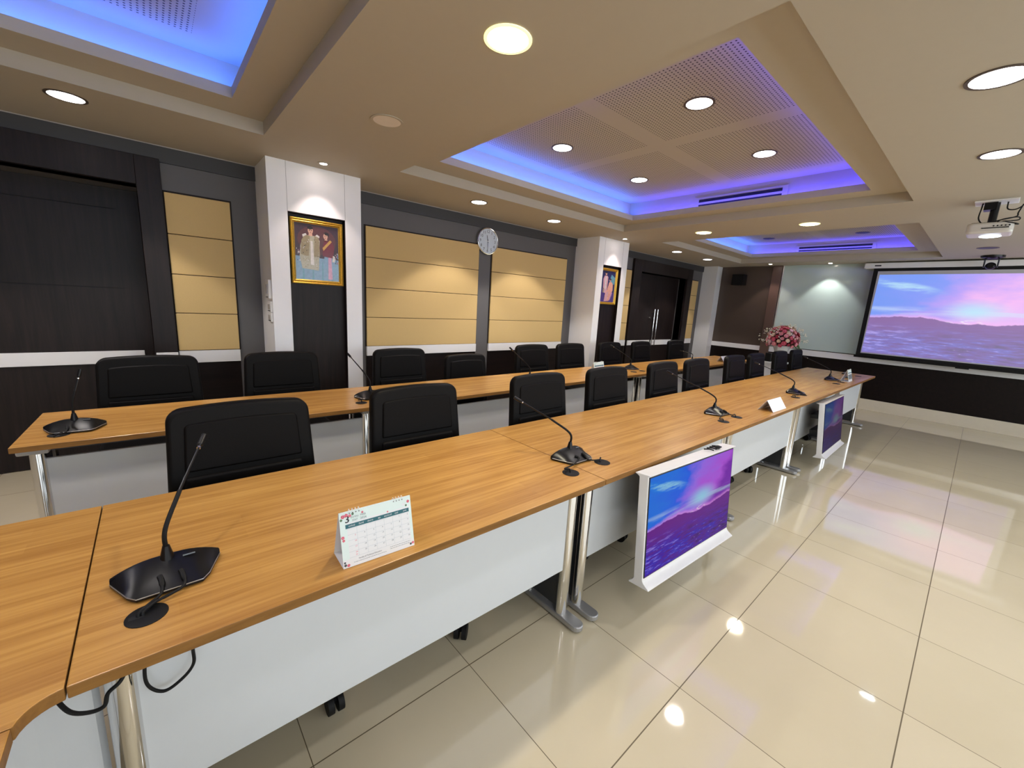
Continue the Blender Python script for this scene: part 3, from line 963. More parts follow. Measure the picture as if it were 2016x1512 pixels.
mic(-.328, 2.825, (-.29, 2.86, 1.012), 'black gooseneck microphone at the open left end of the wall table row', G2, -.03, cables=(-.37,))
mic(1.14, 2.83, (1.07, 3.05, 1.02), 'black gooseneck microphone on the wall row below the first portrait', G2, -.02, cables=(1.03,))
mic(2.70, 2.82, (2.42, 2.80, 1.06), 'black gooseneck microphone behind the third front chair, below the clock', G2, 0)
mic(4.46, 2.86, (4.22, 3.00, 1.02), 'black gooseneck microphone beside the small calendar on the wall row', G2, -.02)
mic(6.12, 2.88, (6.02, 3.02, .90), 'black gooseneck microphone on the wall row before the far double door', G2, 0)

# ================================================================== TELEVISIONS
def make_tv(label, mat, sw=.85):
    t = thing('television', label, 'television', group='white televisions in front of the tables')
    sh = sw * 9 / 16; w = sw + .028
    # side profile (y,z), front toward -y, screen plane y=0; I-shaped with flared foot and head
    zt = sh / 2 + .006; zb = -sh / 2 - .010
    front = [(.0, zb)]
    for i in range(1, 8):
        a = i / 7
        front.append((-.034 * a ** 1.8, zb - .034 * a))
    front += [(-.036, zb - .040), (.070, zb - .040), (.072, zb - .035)]
    back_ = []
    for i in range(8):
        a = 1 - i / 7
        back_.append((.044 + .026 * a ** 2.2, zb - .032 * a))
    up = []
    for i in range(8):
        a = i / 7
        up.append((.044 + .022 * a ** 2.2, zt - .010 + .016 * a))
    topf = [(.066, zt + .010), (-.013, zt + .010), (-.012, zt + .006)]
    dn = []
    for i in range(1, 7):
        a = 1 - i / 6
        dn.append((-.012 * a ** 2, zt + .006 * a))
    pts = front + back_ + up + topf + dn
    bm = bmesh.new(); prism(bm, pts, -w / 2, w / 2, axis='x')
    obj('shell', bm, m_tvw, t, smooth=True, angle=25, bevel=.0015, seg=2)
    boxo('bezel', (-sw / 2 - .004, sw / 2 + .004, -.0035, .002, -sh / 2 - .004, sh / 2 + .004), m_black, t)
    uvquad('screen', [(-sw / 2, -.0042, -sh / 2), (sw / 2, -.0042, -sh / 2), (sw / 2, -.0042, sh / 2), (-sw / 2, -.0042, sh / 2)], mat, t)
    boxo('rear_cover', (-sw / 2 + .05, sw / 2 - .05, .04, .060, -sh / 2 + .05, sh / 2 - .05), m_steel, t, .004)
    return t
tv1 = make_tv('near white framed television showing a violet seascape, below the front table edge', m_scr1)
tv1.location = (2.067, .859, CH - .989); tv1.rotation_euler = (-.08, -.016 * -1, -.032)
tv1.rotation_euler = (-.08, .016, -.032)
tv2 = make_tv('far white framed television with a dim blue seascape, near the end of the front row', m_scr2)
tv2.location = (5.27, .908, CH - 1.033); tv2.rotation_euler = (-.112, .007, .022)
for tv, dd in ((tv1, .0), (tv2, -.04)):
    bm = bmesh.new()
    box(bm, -.20, .20, .058, .20 + dd, -.10, -.06); box(bm, -.20, .20, .058, .20 + dd, .06, .10)
    obj('bracket', bm, m_steel, tv)
# small white remote cables on the head of the near set
bm = bmesh.new()
for i, x in enumerate((.20, .235, .27, .30)):
    tube(bm, [(x, .05, .258), (x + .004, .02, .262), (x + .010, .0, .259)], .004, 6, 4)
ellipsoid(bm, (.285, .012, .262), .020, .016, .009)
tag(obj('cable_clips', bm, m_mat, smooth=True), 'small black cable clips lying on top of the near television', 'cable clip')
o = bpy.data.objects['cable_clips']; o.matrix_world = Matrix.Translation((2.067, .859, CH - .989)) @ Matrix.Rotation(-.08, 4, 'X')

# ================================================================== PAPER ON TABLES
def calendar(label, x, y, rz, w=.203, h=.150, full=True, group=None):
    """tent calendar, print toward -y"""
    t = thing('desk_calendar', label, 'calendar', (x, y, TZ), (0, 0, rz), group)
    D = .085; top = .145; ty = .035
    bm = bmesh.new()
    th = .0012
    # front board, base, back board
    def sheet(p0, p1):
        d = Vector((p1[0] - p0[0], p1[1] - p0[1])); n = Vector((-d.y, d.x)).normalized() * th
        prism(bm, [(p0[0], p0[1]), (p1[0], p1[1]), (p1[0] + n.x, p1[1] + n.y), (p0[0] + n.x, p0[1] + n.y)], -w / 2, w / 2, axis='x')
    sheet((0, .001), (ty, top)); sheet((ty, top), (D, .002)); sheet((D, .0018), (0, .0006))
    stand = obj('stand', bm, m_paper, t)
    ang = math.atan2(top, ty)
    # page: local plane with x right, y up the slope
    M = Matrix.Translation((0, -.0012, .001)) @ Matrix.Rotation(ang, 4, 'X')
    L = math.hypot(top, ty)
    def flat(bm, x0, x1, y0, y1, lift, mi):
        vs = [bm.verts.new(M @ Vector(p)) for p in ((x0, y0, lift), (x1, y0, lift), (x1, y1, lift), (x0, y1, lift))]
        f = bm.faces.new(vs); f.material_index = mi
    bm = bmesh.new()
    mats = [m_mint, m_paper, m_teal, m_line, m_ink, m_inkg, m_pink, m_leaf]
    vs = [M @ Vector(p) for p in ((-w / 2, .001, .0), (w / 2, .001, .0), (w / 2, L, .0), (-w / 2, L, .0))]
    q = [bm.verts.new(v) for v in vs]; bm.faces.new(q).material_index = 0
    gx0, gx1, gy0, gy1 = -w / 2 + .018, w / 2 - .008, .024, L - .040
    flat(bm, gx0, gx1, .012, L - .030, .0002, 1)
    flat(bm, gx0 - .004, gx1, L - .046, L - .035, .0005, 2)
    if full:
        cw = (gx1 - gx0) / 7; chh = (gy1 - .008 - gy0) / 5
        for i in range(1, 7):
            flat(bm, gx0 + i * cw - .0002, gx0 + i * cw + .0002, gy0, gy1 - .008, .0004, 3)
        for j in range(6):
            yy = gy0 + j * chh
            flat(bm, gx0, gx1, yy - .0002, yy + .0002, .0004, 3)
        days = ['อาทิตย์', 'จันทร์', 'อังคาร', 'พุธ', 'พฤหัสบดี', 'ศุกร์', 'เสาร์']
        for i, d in enumerate(days):
            text_bm(bm, d, .0062, M @ Matrix.Translation((gx0 + (i + .5) * cw, L - .0405, .0008)), 1)
        n = 1; col = 5; row = 0
        while n <= 31:
            text_bm(bm, str(n), .0058, M @ Matrix.Translation((gx0 + (col + .78) * cw, gy1 - .008 - row * chh - .004, .0007)), 6 if col == 0 else 5)
            n += 1; col += 1
            if col == 7:
                col = 0; row += 1
            if row == 5 and n <= 31:
                row = 4.45
        for dx_ in (-.0006, 0, .0006):
            text_bm(bm, '3', .027, M @ Matrix.Translation((gx0 + .002 + dx_, L - .022, .0008 + dx_ * .1)), 4)
        text_bm(bm, 'มีนาคม', .0075, M @ Matrix.Translation((gx0 + .022, L - .018, .0008)), 5)
        text_bm(bm, '2567', .0075, M @ Matrix.Translation((gx0 + .022, L - .027, .0008)), 5)
        text_bm(bm, 'MAR', .0075, M @ Matrix.Translation((gx0 + .045, L - .018, .0008)), 5)
        text_bm(bm, '2024', .0085, M @ Matrix.Translation((gx0 + .045, L - .027, .0008)), 5)
        text_bm(bm, 'Faculty of Technical Education', .0052, M @ Matrix.Translation((gx0 + .055, .0165, .0008)), 4)
        for x0_, x1_, yy in ((gx0 + .010, gx0 + .100, .0095), (gx0 + .112, gx1 - .004, .0180), (gx0 + .112, gx1 - .006, .0130)):
            xx = x0_
            while xx < x1_:
                ln = random.uniform(.002, .006); flat(bm, xx, min(xx + ln, x1_), yy - .0005, yy + .0005, .0007, 5); xx += ln + .0012
        def blossom(cx, cy, r, mi):
            for a in range(5):
                an = 2 * PI * a / 5 + cx * 70
                px, py = cx + math.cos(an) * r, cy + math.sin(an) * r
                vs = [bm.verts.new(M @ Vector((px + r * .75 * math.cos(b * PI / 4), py + r * .75 * math.sin(b * PI / 4), .0009))) for b in range(8)]
                bm.faces.new(vs).material_index = mi
        for cx, cy, r, mi in ((-.092, L - .012, .0030, 6), (-.083, L - .010, .0028, 6), (-.074, L - .013, .0024, 6), (-.097, L - .020, .0020, 7), (-.066, L - .010, .0020, 7),
                              (.093, L - .016, .0026, 6), (.078, L - .022, .0024, 1), (.086, L - .026, .0018, 7), (-.096, .008, .0022, 4), (-.088, .006, .0024, 6), (-.097, .015, .0016, 4),
                              (.097, .010, .0022, 6), (.090, .008, .0018, 4), (-.0965, .082, .0026, 6), (-.0950, .074, .0022, 6), (-.040, L - .012, .0018, 6), (.030, L - .030, .0014, 6)):
            blossom(cx, cy, r, mi)
    else:
        flat(bm, gx0, gx1, .03, L - .06, .0006, 5)
        text_bm(bm, '3', .024, M @ Matrix.Translation((gx0 + .004, L - .022, .0008)), 4)
    obj('page', bm, mats, t)
    # wire binding, two groups
    bm = bmesh.new()
    for g0 in (-.062, .062):
        for i in range(4):
            xx = g0 - .012 + i * .0085
            c0 = Vector((xx, ty, top - .002))
            tube(bm, [c0 + Vector((0, .0055 * math.cos(a), .0055 * math.sin(a) + .002)) for a in [PI * 2 * j / 10 for j in range(11)]], .0007, 5, 0)
    obj('wire_binding', bm, m_trimw, t)
    bm = bmesh.new()
    for g0 in (-.062, .062):
        for i in range(4):
            xx = g0 - .012 + i * .0085
            flat(bm, xx - .0016, xx + .0016, L - .0075, L - .0050, .0009, 0)
    obj('binding_hole', bm, m_ink, t)['kind'] = 'stuff'
    return t
calendar('white and mint desk calendar standing on the nearest front table', .431, 1.006, -.035)
calendar('small white desk calendar on the wall table row behind the fourth front chair', 3.64, 2.70, .10, full=False)
calendar('small grey desk calendar at the far end of the front row beside the last microphone', 6.52, 1.045, .0, full=False)
def tent(label, x, y, rz, w=.29, h=.085):
    t = thing('name_card', label, 'name card', (x, y, TZ), (0, 0, rz))
    bm = bmesh.new()
    def sheet(p0, p1):
        d = Vector((p1[0] - p0[0], p1[1] - p0[1])); n = Vector((-d.y, d.x)).normalized() * .0012
        prism(bm, [(p0[0], p0[1]), (p1[0], p1[1]), (p1[0] + n.x, p1[1] + n.y), (p0[0] + n.x, p0[1] + n.y)], -w / 2, w / 2, axis='x')
    sheet((0, 0.0012), (.055, h)); 
    sheet((.055, h), (.11, 0.0012))
    obj('folded_card', bm, m_paper, t)
tent('blank white folded name card near the front edge, right of the second table seam', 3.735, .995, -.02)
tent('blank white folded name card at the far end of the wall table row', 6.85, 2.66, 0, .26)
# small black phone lying at the far end
bm = bmesh.new(); prism(bm, rrect(.15, .075, .01), 0, .010)
o = tag(obj('phone', bm, m_black, bevel=.002), 'small black handset lying on the far end of the front table row', 'phone'); o.location = (6.95, 1.15, TZ)
bm = bmesh.new(); prism(bm, rrect(.20, .030, .012), 0, .016)
o = tag(obj('marker_pen', bm, m_black, bevel=.004), 'black pen case at the far corner of the front table row', 'pen case'); o.location = (7.45, 1.28, TZ)

# ================================================================== WALL THINGS
# clock
t = thing('wall_clock', 'round silver wall clock reading half past eleven on the grey column', 'clock', (3.19, YL - .001, 2.185))
R = .158
bm = bmesh.new(); cyl(bm, (0, 0), R - .004, -.022, 0, 48, axis='y'); obj('case', bm, m_cap, t, smooth=True)
bm = bmesh.new()
for j in range(1):
    ring(bm, (0, 0), R - .014, R, -.038, -.004, 48, axis='y')
obj('bezel', bm, m_chrome, t, smooth=True, bevel=.005, seg=3)
bm = bmesh.new(); cyl(bm, (0, 0), R - .014, -.026, -.022, 48, axis='y'); dial = obj('dial', bm, m_clock, t)
MX = Matrix.Rotation(PI / 2, 4, 'X')
bm = bmesh.new()
for n in range(1, 13):
    a = PI / 2 - n * PI / 6
    text_bm(bm, str(n), .050, Matrix.Translation((math.cos(a) * .112, -.0268, math.sin(a) * .112)) @ MX)
obj('numerals', bm, m_ink, dial)
def hand(name, ang, ln, wd, y, mat=None):
    bm = bmesh.new()
    d = Vector((math.sin(ang), 0, math.cos(ang))); p = Vector((math.cos(ang), 0, -math.sin(ang)))
    q = [d * -.02 + p * wd, d * ln + p * wd * .5, d * ln - p * wd * .5, d * -.02 - p * wd]
    lo = [bm.verts.new(v + Vector((0, y, 0))) for v in q]; hi = [bm.verts.new(v + Vector((0, y - .0012, 0))) for v in q]
    bm.faces.new(lo); bm.faces.new(hi[::-1])
    for i in range(4): bm.faces.new((lo[i], lo[(i + 1) % 4], hi[(i + 1) % 4], hi[i]))
    obj(name, bm, mat or m_ink, t)
hand('hour_hand', math.radians(-12), .070, .005, -.028)
hand('minute_hand', math.radians(180), .105, .0035, -.0300)
hand('glare_streak', math.radians(-84), .060, .003, -.0315, m_trimw)  # white sliver painted in for the glare streak across the dial
# portraits
def paint(c, name):
    return simple(name, srgb(*c), .3, coat=.3, noise_amt=.25, noise_scale=60)
pm = {n: paint(c, 'paint_' + n) for n, c in dict(maroon=(86, 44, 50), plum=(58, 34, 50), robe=(150, 136, 104), robel=(176, 172, 150), skin=(206, 160, 140), hair=(28, 18, 22), red=(112, 26, 48), gold=(196, 150, 70),
      blue=(120, 156, 186), pinkc=(206, 150, 180), white=(214, 210, 206), navy=(34, 34, 84), violet=(72, 48, 122), peach=(224, 164, 140), rosy=(206, 160, 170), teal=(96, 150, 170)).items()}
def portrait(x0, x1, z0, z1, label, kind):
    y = 3.868
    w, h = x1 - x0, z1 - z0
    t = thing('framed_portrait', label, 'framed picture', ((x0 + x1) / 2, y, z0))
    bm = bmesh.new(); fw = .036
    # moulded frame: stepped profile swept round
    prof = [(0, 0), (0, -.020), (.008, -.026), (.016, -.018), (.024, -.022), (.030, -.012), (fw, -.008), (fw, 0)]
    corners = [(-w / 2, 0, 1, 1), (w / 2, 0, -1, 1), (w / 2, h, -1, -1), (-w / 2, h, 1, -1)]
    rings = []
    for cx, cz, sx, sz in corners:
        rings.append([bm.verts.new((cx + sx * a, b, cz + sz * a)) for a, b in prof])
    for i in range(4):
        A, B = rings[i], rings[(i + 1) % 4]
        for j in range(len(prof) - 1):
            bm.faces.new((A[j], A[j + 1], B[j + 1], B[j]))
    obj('gilt_frame', bm, m_gold, t)
    a = w / 2 - fw + .002
    bm = bmesh.new()
    names = list(pm); idx = {n: i for i, n in enumerate(names)}
    def poly(pts, c, lift):
        vs = [bm.verts.new((px * (2 * a) - a, -.006 - lift * .0004, fw + pz * (h - 2 * fw))) for px, pz in pts]
        bm.faces.new(vs).material_index = idx[c]
    def oval(cx, cz, rx, rz, c, lift, n=20):
        poly([(cx + rx * math.cos(2 * PI * i / n), cz + rz * math.sin(2 * PI * i / n)) for i in range(n)], c, lift)
    if kind == 1:
        poly([(0, 0), (1, 0), (1, 1), (0, 1)], 'plum', 0)
        poly([(.0, .0), (1, 0), (1, .40), (0, .42)], 'blue', 1)
        oval(.50, .72, .44, .26, 'maroon', 1)
        for i in range(9):
            xx = .04 + i * .11
            poly([(xx, 0), (xx + .045, 0), (xx + .035, .30 + .03 * (i % 3)), (xx + .01, .32)], 'teal' if i % 2 else 'blue', 2)
        poly([(.15, .20), (.52, .18), (.56, .72), (.50, .80), (.20, .79), (.12, .60), (.10, .42)], 'robel', 3)
        poly([(.13, .45), (.30, .42), (.34, .80), (.22, .80), (.15, .70)], 'robe', 4)
        poly([(.42, .42), (.56, .44), (.54, .78), (.44, .80)], 'robe', 4)
        poly([(.34, .28), (.42, .27), (.40, .70), (.35, .70)], 'white', 5)
        poly([(.18, .76), (.27, .80), (.25, .83), (.17, .80)], 'white', 5); poly([(.46, .80), (.55, .77), (.56, .80), (.50, .83)], 'white', 5)
        poly([(.31, .79), (.40, .79), (.39, .85), (.32, .85)], 'skin', 5)
        oval(.355, .885, .058, .062, 'skin', 6); oval(.350, .925, .064, .040, 'hair', 5); oval(.35, .93, .060, .028, 'hair', 7)
        oval(.335, .888, .014, .008, 'hair', 7, 8); oval(.378, .886, .014, .008, 'hair', 7, 8); oval(.36, .850, .016, .005, 'red', 7, 8)
        poly([(.62, .04), (.90, .02), (.84, .46), (.66, .46)], 'blue', 3); poly([(.74, .03), (.84, .03), (.82, .46), (.75, .46)], 'pinkc', 4)
        poly([(.62, .45), (.86, .43), (.90, .62), (.84, .74), (.66, .74), (.62, .60)], 'red', 5)
        poly([(.62, .60), (.80, .76), (.84, .73), (.64, .55)], 'gold', 6); poly([(.84, .36), (.90, .36), (.91, .46), (.86, .48)], 'white', 6)
        poly([(.67, .73), (.74, .73), (.73, .79), (.68, .79)], 'skin', 5)
        oval(.695, .815, .050, .056, 'skin', 6); oval(.715, .850, .062, .042, 'hair', 5); oval(.722, .862, .052, .026, 'hair', 7)
        oval(.678, .820, .010, .006, 'hair', 7, 8); oval(.712, .817, .010, .006, 'hair', 7, 8); oval(.695, .785, .013, .005, 'red', 7, 8)
    else:
        poly([(0, 0), (1, 0), (1, 1), (0, 1)], 'navy', 0)
        poly([(0, 0), (1, 0), (1, .30), (0, .45)], 'violet', 1)
        poly([(.55, .60), (.95, .58), (.98, .80), (.70, .90)], 'teal', 1)
        poly([(.18, .30), (.44, .28), (.46, .80), (.40, .84), (.20, .84), (.12, .74), (.14, .40)], 'rosy', 3)
        poly([(.26, .42), (.34, .42), (.34, .82), (.27, .82)], 'white', 4); poly([(.12, .30), (.22, .30), (.22, .44), (.14, .46)], 'robe', 5)
        oval(.30, .905, .060, .052, 'skin', 5); oval(.305, .945, .066, .030, 'hair', 6); oval(.285, .905, .010, .006, 'hair', 6, 8); oval(.320, .905, .010, .006, 'hair', 6, 8)
        poly([(.28, .02), (.62, .04), (.86, .40), (.84, .58), (.74, .66), (.56, .64), (.46, .40), (.34, .30)], 'peach', 4)
        poly([(.28, .02), (.48, .04), (.56, .34), (.40, .32)], 'rosy', 5); poly([(.62, .06), (.70, .06), (.84, .30), (.78, .36)], 'pinkc', 5)
        oval(.63, .705, .050, .048, 'skin', 5); oval(.645, .740, .056, .030, 'hair', 6); oval(.615, .705, .009, .005, 'hair', 6, 8); oval(.645, .705, .009, .005, 'hair', 6, 8)
    rr = random.Random(3)
    if kind == 1:
        for i in range(90):
            px, pz = rr.uniform(.16, .54), rr.uniform(.22, .76)
            if .33 < px < .43: continue
            q = rr.uniform(.008, .018)
            poly([(px, pz), (px + q, pz + q * .4), (px + q * .7, pz + q * 1.6), (px - q * .2, pz + q)], rr.choice(('robe', 'robel', 'white', 'hair') if pz > .42 else ('robel', 'white', 'robel', 'robe')), 8)
        for i in range(26):
            px, pz = rr.choice((rr.uniform(.01, .11), rr.uniform(.90, .97))), rr.uniform(.30, .56)
            q = rr.uniform(.012, .028)
            poly([(px, pz), (px + q, pz), (px + q * .6, pz + q * 1.8)], rr.choice(('white', 'pinkc', 'plum', 'blue')), 3)
    else:
        for i in range(40):
            px, pz = rr.uniform(.15, .8), rr.uniform(.1, .75)
            q = rr.uniform(.010, .022)
            poly([(px, pz), (px + q, pz + q * .4), (px + q * .5, pz + q * 1.5)], rr.choice(('rosy', 'peach', 'violet', 'pinkc')), 6)
    obj('painting', bm, [pm[n] for n in names], t)
portrait(.900, 1.318, CH + .062, CH + .586, 'gilt framed portrait of a man in pale robe beside a woman in dark red', 1)
portrait(4.985, 5.385, CH + .062, CH + .582, 'gilt framed portrait of a standing figure beside a seated one, on the second pillar', 2)
# switches on the side of the first pillar
for i, (z, h, nm, l) in enumerate(((CH + .0, .15, 'intercom_panel', 'tall pale control box on the side of the first white pillar, topmost of three'),
                              (CH - .142, .085, 'light_switch', 'white switch plate on the first pillar side, middle of three'), (CH - .226, .075, 'light_switch', 'white switch plate on the first pillar side, lowest of three'))):
    t = thing(nm, l, 'wall switch', (.748, 3.915, z))
    boxo('plate', (-.012 if i else -.022, 0, -.055, .055, -h / 2, h / 2), m_trimw, t, .003)
    boxo('rocker', (-.018 if i else -.027, -.01, -.030, .030, -h / 4, h / 4), m_cap if i else m_screenw, t, .002)
    boxo('slot', (-.0185 if i else -.0275, -.011, -.028, .028, -h / 2 + .008, -h / 2 + .014), m_ink, t)
# black wall speaker
t = thing('wall_speaker', 'small black loudspeaker high on the taupe front wall panel', 'speaker', (XF, 3.56, CH + .62))
boxo('cabinet', (-.16, 0, -.115, .115, 0, .21), m_black, t, .006)
boxo('grille', (-.165, -.158, -.10, .10, .012, .198), m_mat, t)

# ================================================================== PROJECTION SCREEN
SX = 8.95
t = thing('projection_screen', 'large pull-down projection screen showing a pink and blue seascape on the front wall', 'projection screen', (SX, .20, .95))
boxo('housing', (-.02, .12, -1.02, 1.37, CH + .885 - .95, CH + .968 - .95), m_trimw, t, .008)
boxo('cloth', (0, .004, -.92, 1.245, CH - .53 - .95, CH + .885 - .95), m_mat, t)
boxo('white_field', (-.002, 0, -.86, 1.187, CH - .485 - .95, CH + .838 - .95), m_screenw, t)
uvquad('picture', [(-.004, 1.178, CH - .468 - .95), (-.004, -.80, CH - .468 - .95), (-.004, -.745, CH + .784 - .95), (-.004, 1.158, CH + .784 - .95)], m_scrp, t)
bm = bmesh.new(); box(bm, -.012, .016, -.94, 1.265, CH - .560 - .95, CH - .525 - .95); box(bm, -.02, .0, -.07, .07, CH - .575 - .95, CH - .555 - .95)
obj('bottom_bar', bm, m_black, t, bevel=.003)
boxo('maker_plate', (-.0225, -.0195, 1.16, 1.24, CH + .915 - .95, CH + .935 - .95), m_ink, t)
# dome camera on ceiling before the screen
t = thing('ceiling_camera', 'black swivelling ceiling camera hanging in front of the projection screen', 'camera', (8.62, .185, ZC))
bm = bmesh.new(); lathe(bm, [(.115, 0), (.11, -.025), (.06, -.045)], n=28); obj('mount', bm, m_black, t, smooth=True)
bm = bmesh.new(); box(bm, -.03, .03, .055, .070, -.15, -.03); box(bm, -.03, .03, -.070, -.055, -.15, -.03); box(bm, -.03, .03, -.07, .07, -.05, -.035)
obj('yoke', bm, m_ink, t, bevel=.003)
bm = bmesh.new(); ellipsoid(bm, (-.01, 0, -.135), .052, .052, .048, 16, 12); cyl(bm, (0, -.135), .030, -.075, -.03, 18, axis='x')
obj('head', bm, m_black, t, smooth=True)

# ================================================================== PROJECTOR
t = thing('ceiling_projector', 'white ceiling projector on a black bracket, upper right', 'projector', (5.06, .165, ZC))
boxo('ceiling_plate', (-.09, .09, -.115, .115, -.010, 0), m_trimw, t, .003)
bm = bmesh.new(); cyl(bm, (0, .0), .024, -.17, -.01, 16); box(bm, -.045, .045, -.01, .06, -.065, -.01)
obj('bracket', bm, m_black, t)
bm = bmesh.new(); prism(bm, rrect(.25, .245, .035, 6, -.02, 0), -.255, -.175)
body = obj('body', bm, m_proj, t, smooth=True, bevel=.016, seg=3)
bm = bmesh.new(); box(bm, -.07, .07, -.06, .06, -.178, -.165); box(bm, -.02, .02, -.105, .105, -.175, -.155)
obj('mounting_spider', bm, m_black, t)
bm = bmesh.new(); cyl(bm, (-.045, -.215), .030, .100, .118, 24, axis='x'); ellipsoid(bm, (.040, -.010, -.256), .030, .060, .010, 20, 8)  # lens disc, plus a glowing oval added for beam light spilled underneath
obj('lens', bm, m_beamglow, body, smooth=True)
bm = bmesh.new()
for i in range(5):
    cyl(bm, (-.02 - i * .02, -.205), .005, -.150, -.143, 8, axis='x')
box(bm, -.150, -.143, -.10, .04, -.222, -.216)
obj('ports', bm, m_dot, body)
for i, pts in enumerate(([(-.02, .07, -.01), (-.025, .072, -.05), (-.03, .075, -.12), (-.05, .05, -.165), (-.08, .02, -.172)],
            [(0, -.06, -.01), (0, -.065, -.06), (-.02, -.10, -.075), (-.02, -.13, -.06), (-.02, -.15, -.03), (-.01, -.16, -.004)],
            [(-.02, -.14, -.04), (-.03, -.125, -.10), (-.04, -.12, -.13), (-.06, -.05, -.15), (-.07, .0, -.165)],
            [(-.10, -.02, -.20), (-.15, -.05, -.165), (-.13, -.13, -.150), (-.09, -.135, -.165), (-.12, -.06, -.172), (-.15, -.11, -.19), (-.12, -.14, -.20), (-.10, -.07, -.18)])):
    bm = bmesh.new(); tube(bm, pts, .0045 if i != 3 else .004, 7, 7)
    obj('cable', bm, m_mat, t, smooth=True)

# ================================================================== FLOWERS
FX, FY = 8.50, 2.43
t = thing('flower_pedestal', 'white pedestal carrying the pink flower arrangement by the front wall', 'pedestal', (FX, FY + .06, 0))
boxo('column', (-.16, .16, -.16, .16, 0, .66), m_white, t, .004)
boxo('cap', (-.18, .18, -.18, .18, .66, .69), m_white, t, .004)
t = thing('flower_vase', 'flared white ribbed vase on the pedestal by the front wall', 'vase', (FX + .02, FY - .005, .69))
bm = bmesh.new()
prof = [(.075, 0), (.085, .02), (.085, .10), (.10, .20), (.135, .285), (.150, .30), (.130, .29), (.09, .20), (.07, .10), (.0, .09)]
n = 40; rings = []
for r, z in prof:
    rings.append([bm.verts.new(((r * (1 + .025 * (i % 2))) * math.cos(2 * PI * i / n), (r * (1 + .025 * (i % 2))) * math.sin(2 * PI * i / n), z)) for i in range(n)])
for A, B in zip(rings, rings[1:]):
    for i in range(n): bm.faces.new((A[i], A[(i + 1) % n], B[(i + 1) % n], B[i]))
bm.faces.new(rings[0][::-1])
obj('bowl', bm, m_vase, t, smooth=True, angle=60)
sp = thing('desk_speaker', 'small black box on the white pedestal, left of the vase', 'speaker', (FX - .10, FY + .135, .69))
boxo('cabinet', (-.045, .045, -.05, .05, 0, .155), m_black, sp, .012, 3)
boxo('grille', (-.048, -.044, -.038, .038, .02, .14), m_mat, sp)
t = thing('flower_bouquet', 'dome of pink and cream roses with pale sprigs in the vase by the front wall', 'bouquet', (FX + .02, FY - .005, .995))
fm = [simple('petal_rose', srgb(206, 84, 104), .5, noise_amt=.2), simple('petal_pink', srgb(232, 146, 152), .5, noise_amt=.2), simple('petal_cream', srgb(238, 206, 180), .5, noise_amt=.1),
      simple('petal_crimson', srgb(160, 34, 58), .5, noise_amt=.2), simple('petal_blush', srgb(216, 164, 176), .5, noise_amt=.2)]
def bloom_mesh(r):
    bm = bmesh.new()
    # layered petals: cupped discs turning round a bud
    for layer, (cnt, rr, zz, tilt, sz) in enumerate(((5, .62, 0.0, 1.0, .62), (5, .42, .14, .65, .52), (4, .22, .26, .3, .42))):
        for i in range(cnt):
            a = 2 * PI * i / cnt + layer * .6
            c = Vector((math.cos(a) * rr * r, math.sin(a) * rr * r, zz * r))
            e1 = Vector((-math.sin(a), math.cos(a), 0)); e2 = Vector((math.cos(a) * math.cos(tilt), math.sin(a) * math.cos(tilt), math.sin(tilt)))
            ctr = bm.verts.new(c - e1.cross(e2) * .12 * r)
            rim = [bm.verts.new(c + (e1 * math.cos(b) + e2 * math.sin(b)) * sz * r) for b in [2 * PI * j / 7 for j in range(7)]]
            for j in range(7): bm.faces.new((ctr, rim[j], rim[(j + 1) % 7]))
    ellipsoid(bm, (0, 0, .1 * r), .5 * r, .5 * r, .42 * r, 8, 6)
    return bm
bl = []
for i in range(5):
    o = obj('rose', bloom_mesh(.038), fm[i], t, smooth=True, angle=80); bl.append(o)
cnt = 0
golden = PI * (3 - math.sqrt(5))
NB = 98
for i in range(NB):
    zz = 1 - 1.42 * (i + .5) / NB
    rr = math.sqrt(max(0, 1 - zz * zz)); a = golden * i
    d = Vector((rr * math.cos(a), rr * math.sin(a), zz))
    src = bl[random.choice((0, 0, 1, 1, 2, 3, 4)) if zz < .75 else random.choice((1, 2, 2, 0))]
    o = src if cnt < 5 and src.location.length == 0 else src.copy()
    if o is not src: link(o, t)
    j = random.uniform(.9, 1.05)
    o.location = (d.x * .23 * j, d.y * .24 * j, .090 + d.z * .245 * j)
    o.rotation_euler = d.to_track_quat('Z', 'Y').to_euler()
    s = random.uniform(.75, 1.2); o.scale = (s, s, s)
for o in list(bl):
    if o.location.length == 0:
        bpy.data.objects.remove(o)
bm = bmesh.new(); ellipsoid(bm, (0, 0, .10), .185, .195, .16, 20, 12)
obj('foliage_core', bm, simple('dark_stem_green', srgb(60, 40, 36), .7), t, smooth=True)
bm = bmesh.new()
for i in range(60):
    a = random.uniform(0, 2 * PI); el = random.uniform(-.15, 1.3)
    d = Vector((math.cos(a) * math.cos(el), math.sin(a) * math.cos(el), math.sin(el)))
    p0 = Vector((d.x * .2, d.y * .2, .09 + d.z * .17)); p1 = Vector((d.x * .31, d.y * .36, .09 + d.z * .27)) + Vector((random.uniform(-.03, .03),) * 3)
    tube(bm, [p0, (p0 + p1) / 2 + Vector((0, 0, .01)), p1], .0012, 4, 2, mi=0)
    for j in range(4):
        ellipsoid(bm, p1 + Vector([random.uniform(-.022, .022) for _ in range(3)]), .0075, .0075, .0075, 6, 4, mi=1)
for s in (1, -1):
    pass
o = obj('sprigs', bm, [m_leaf, simple('sprig_white', srgb(226, 226, 206), .5)], t); o['kind'] = 'stuff'
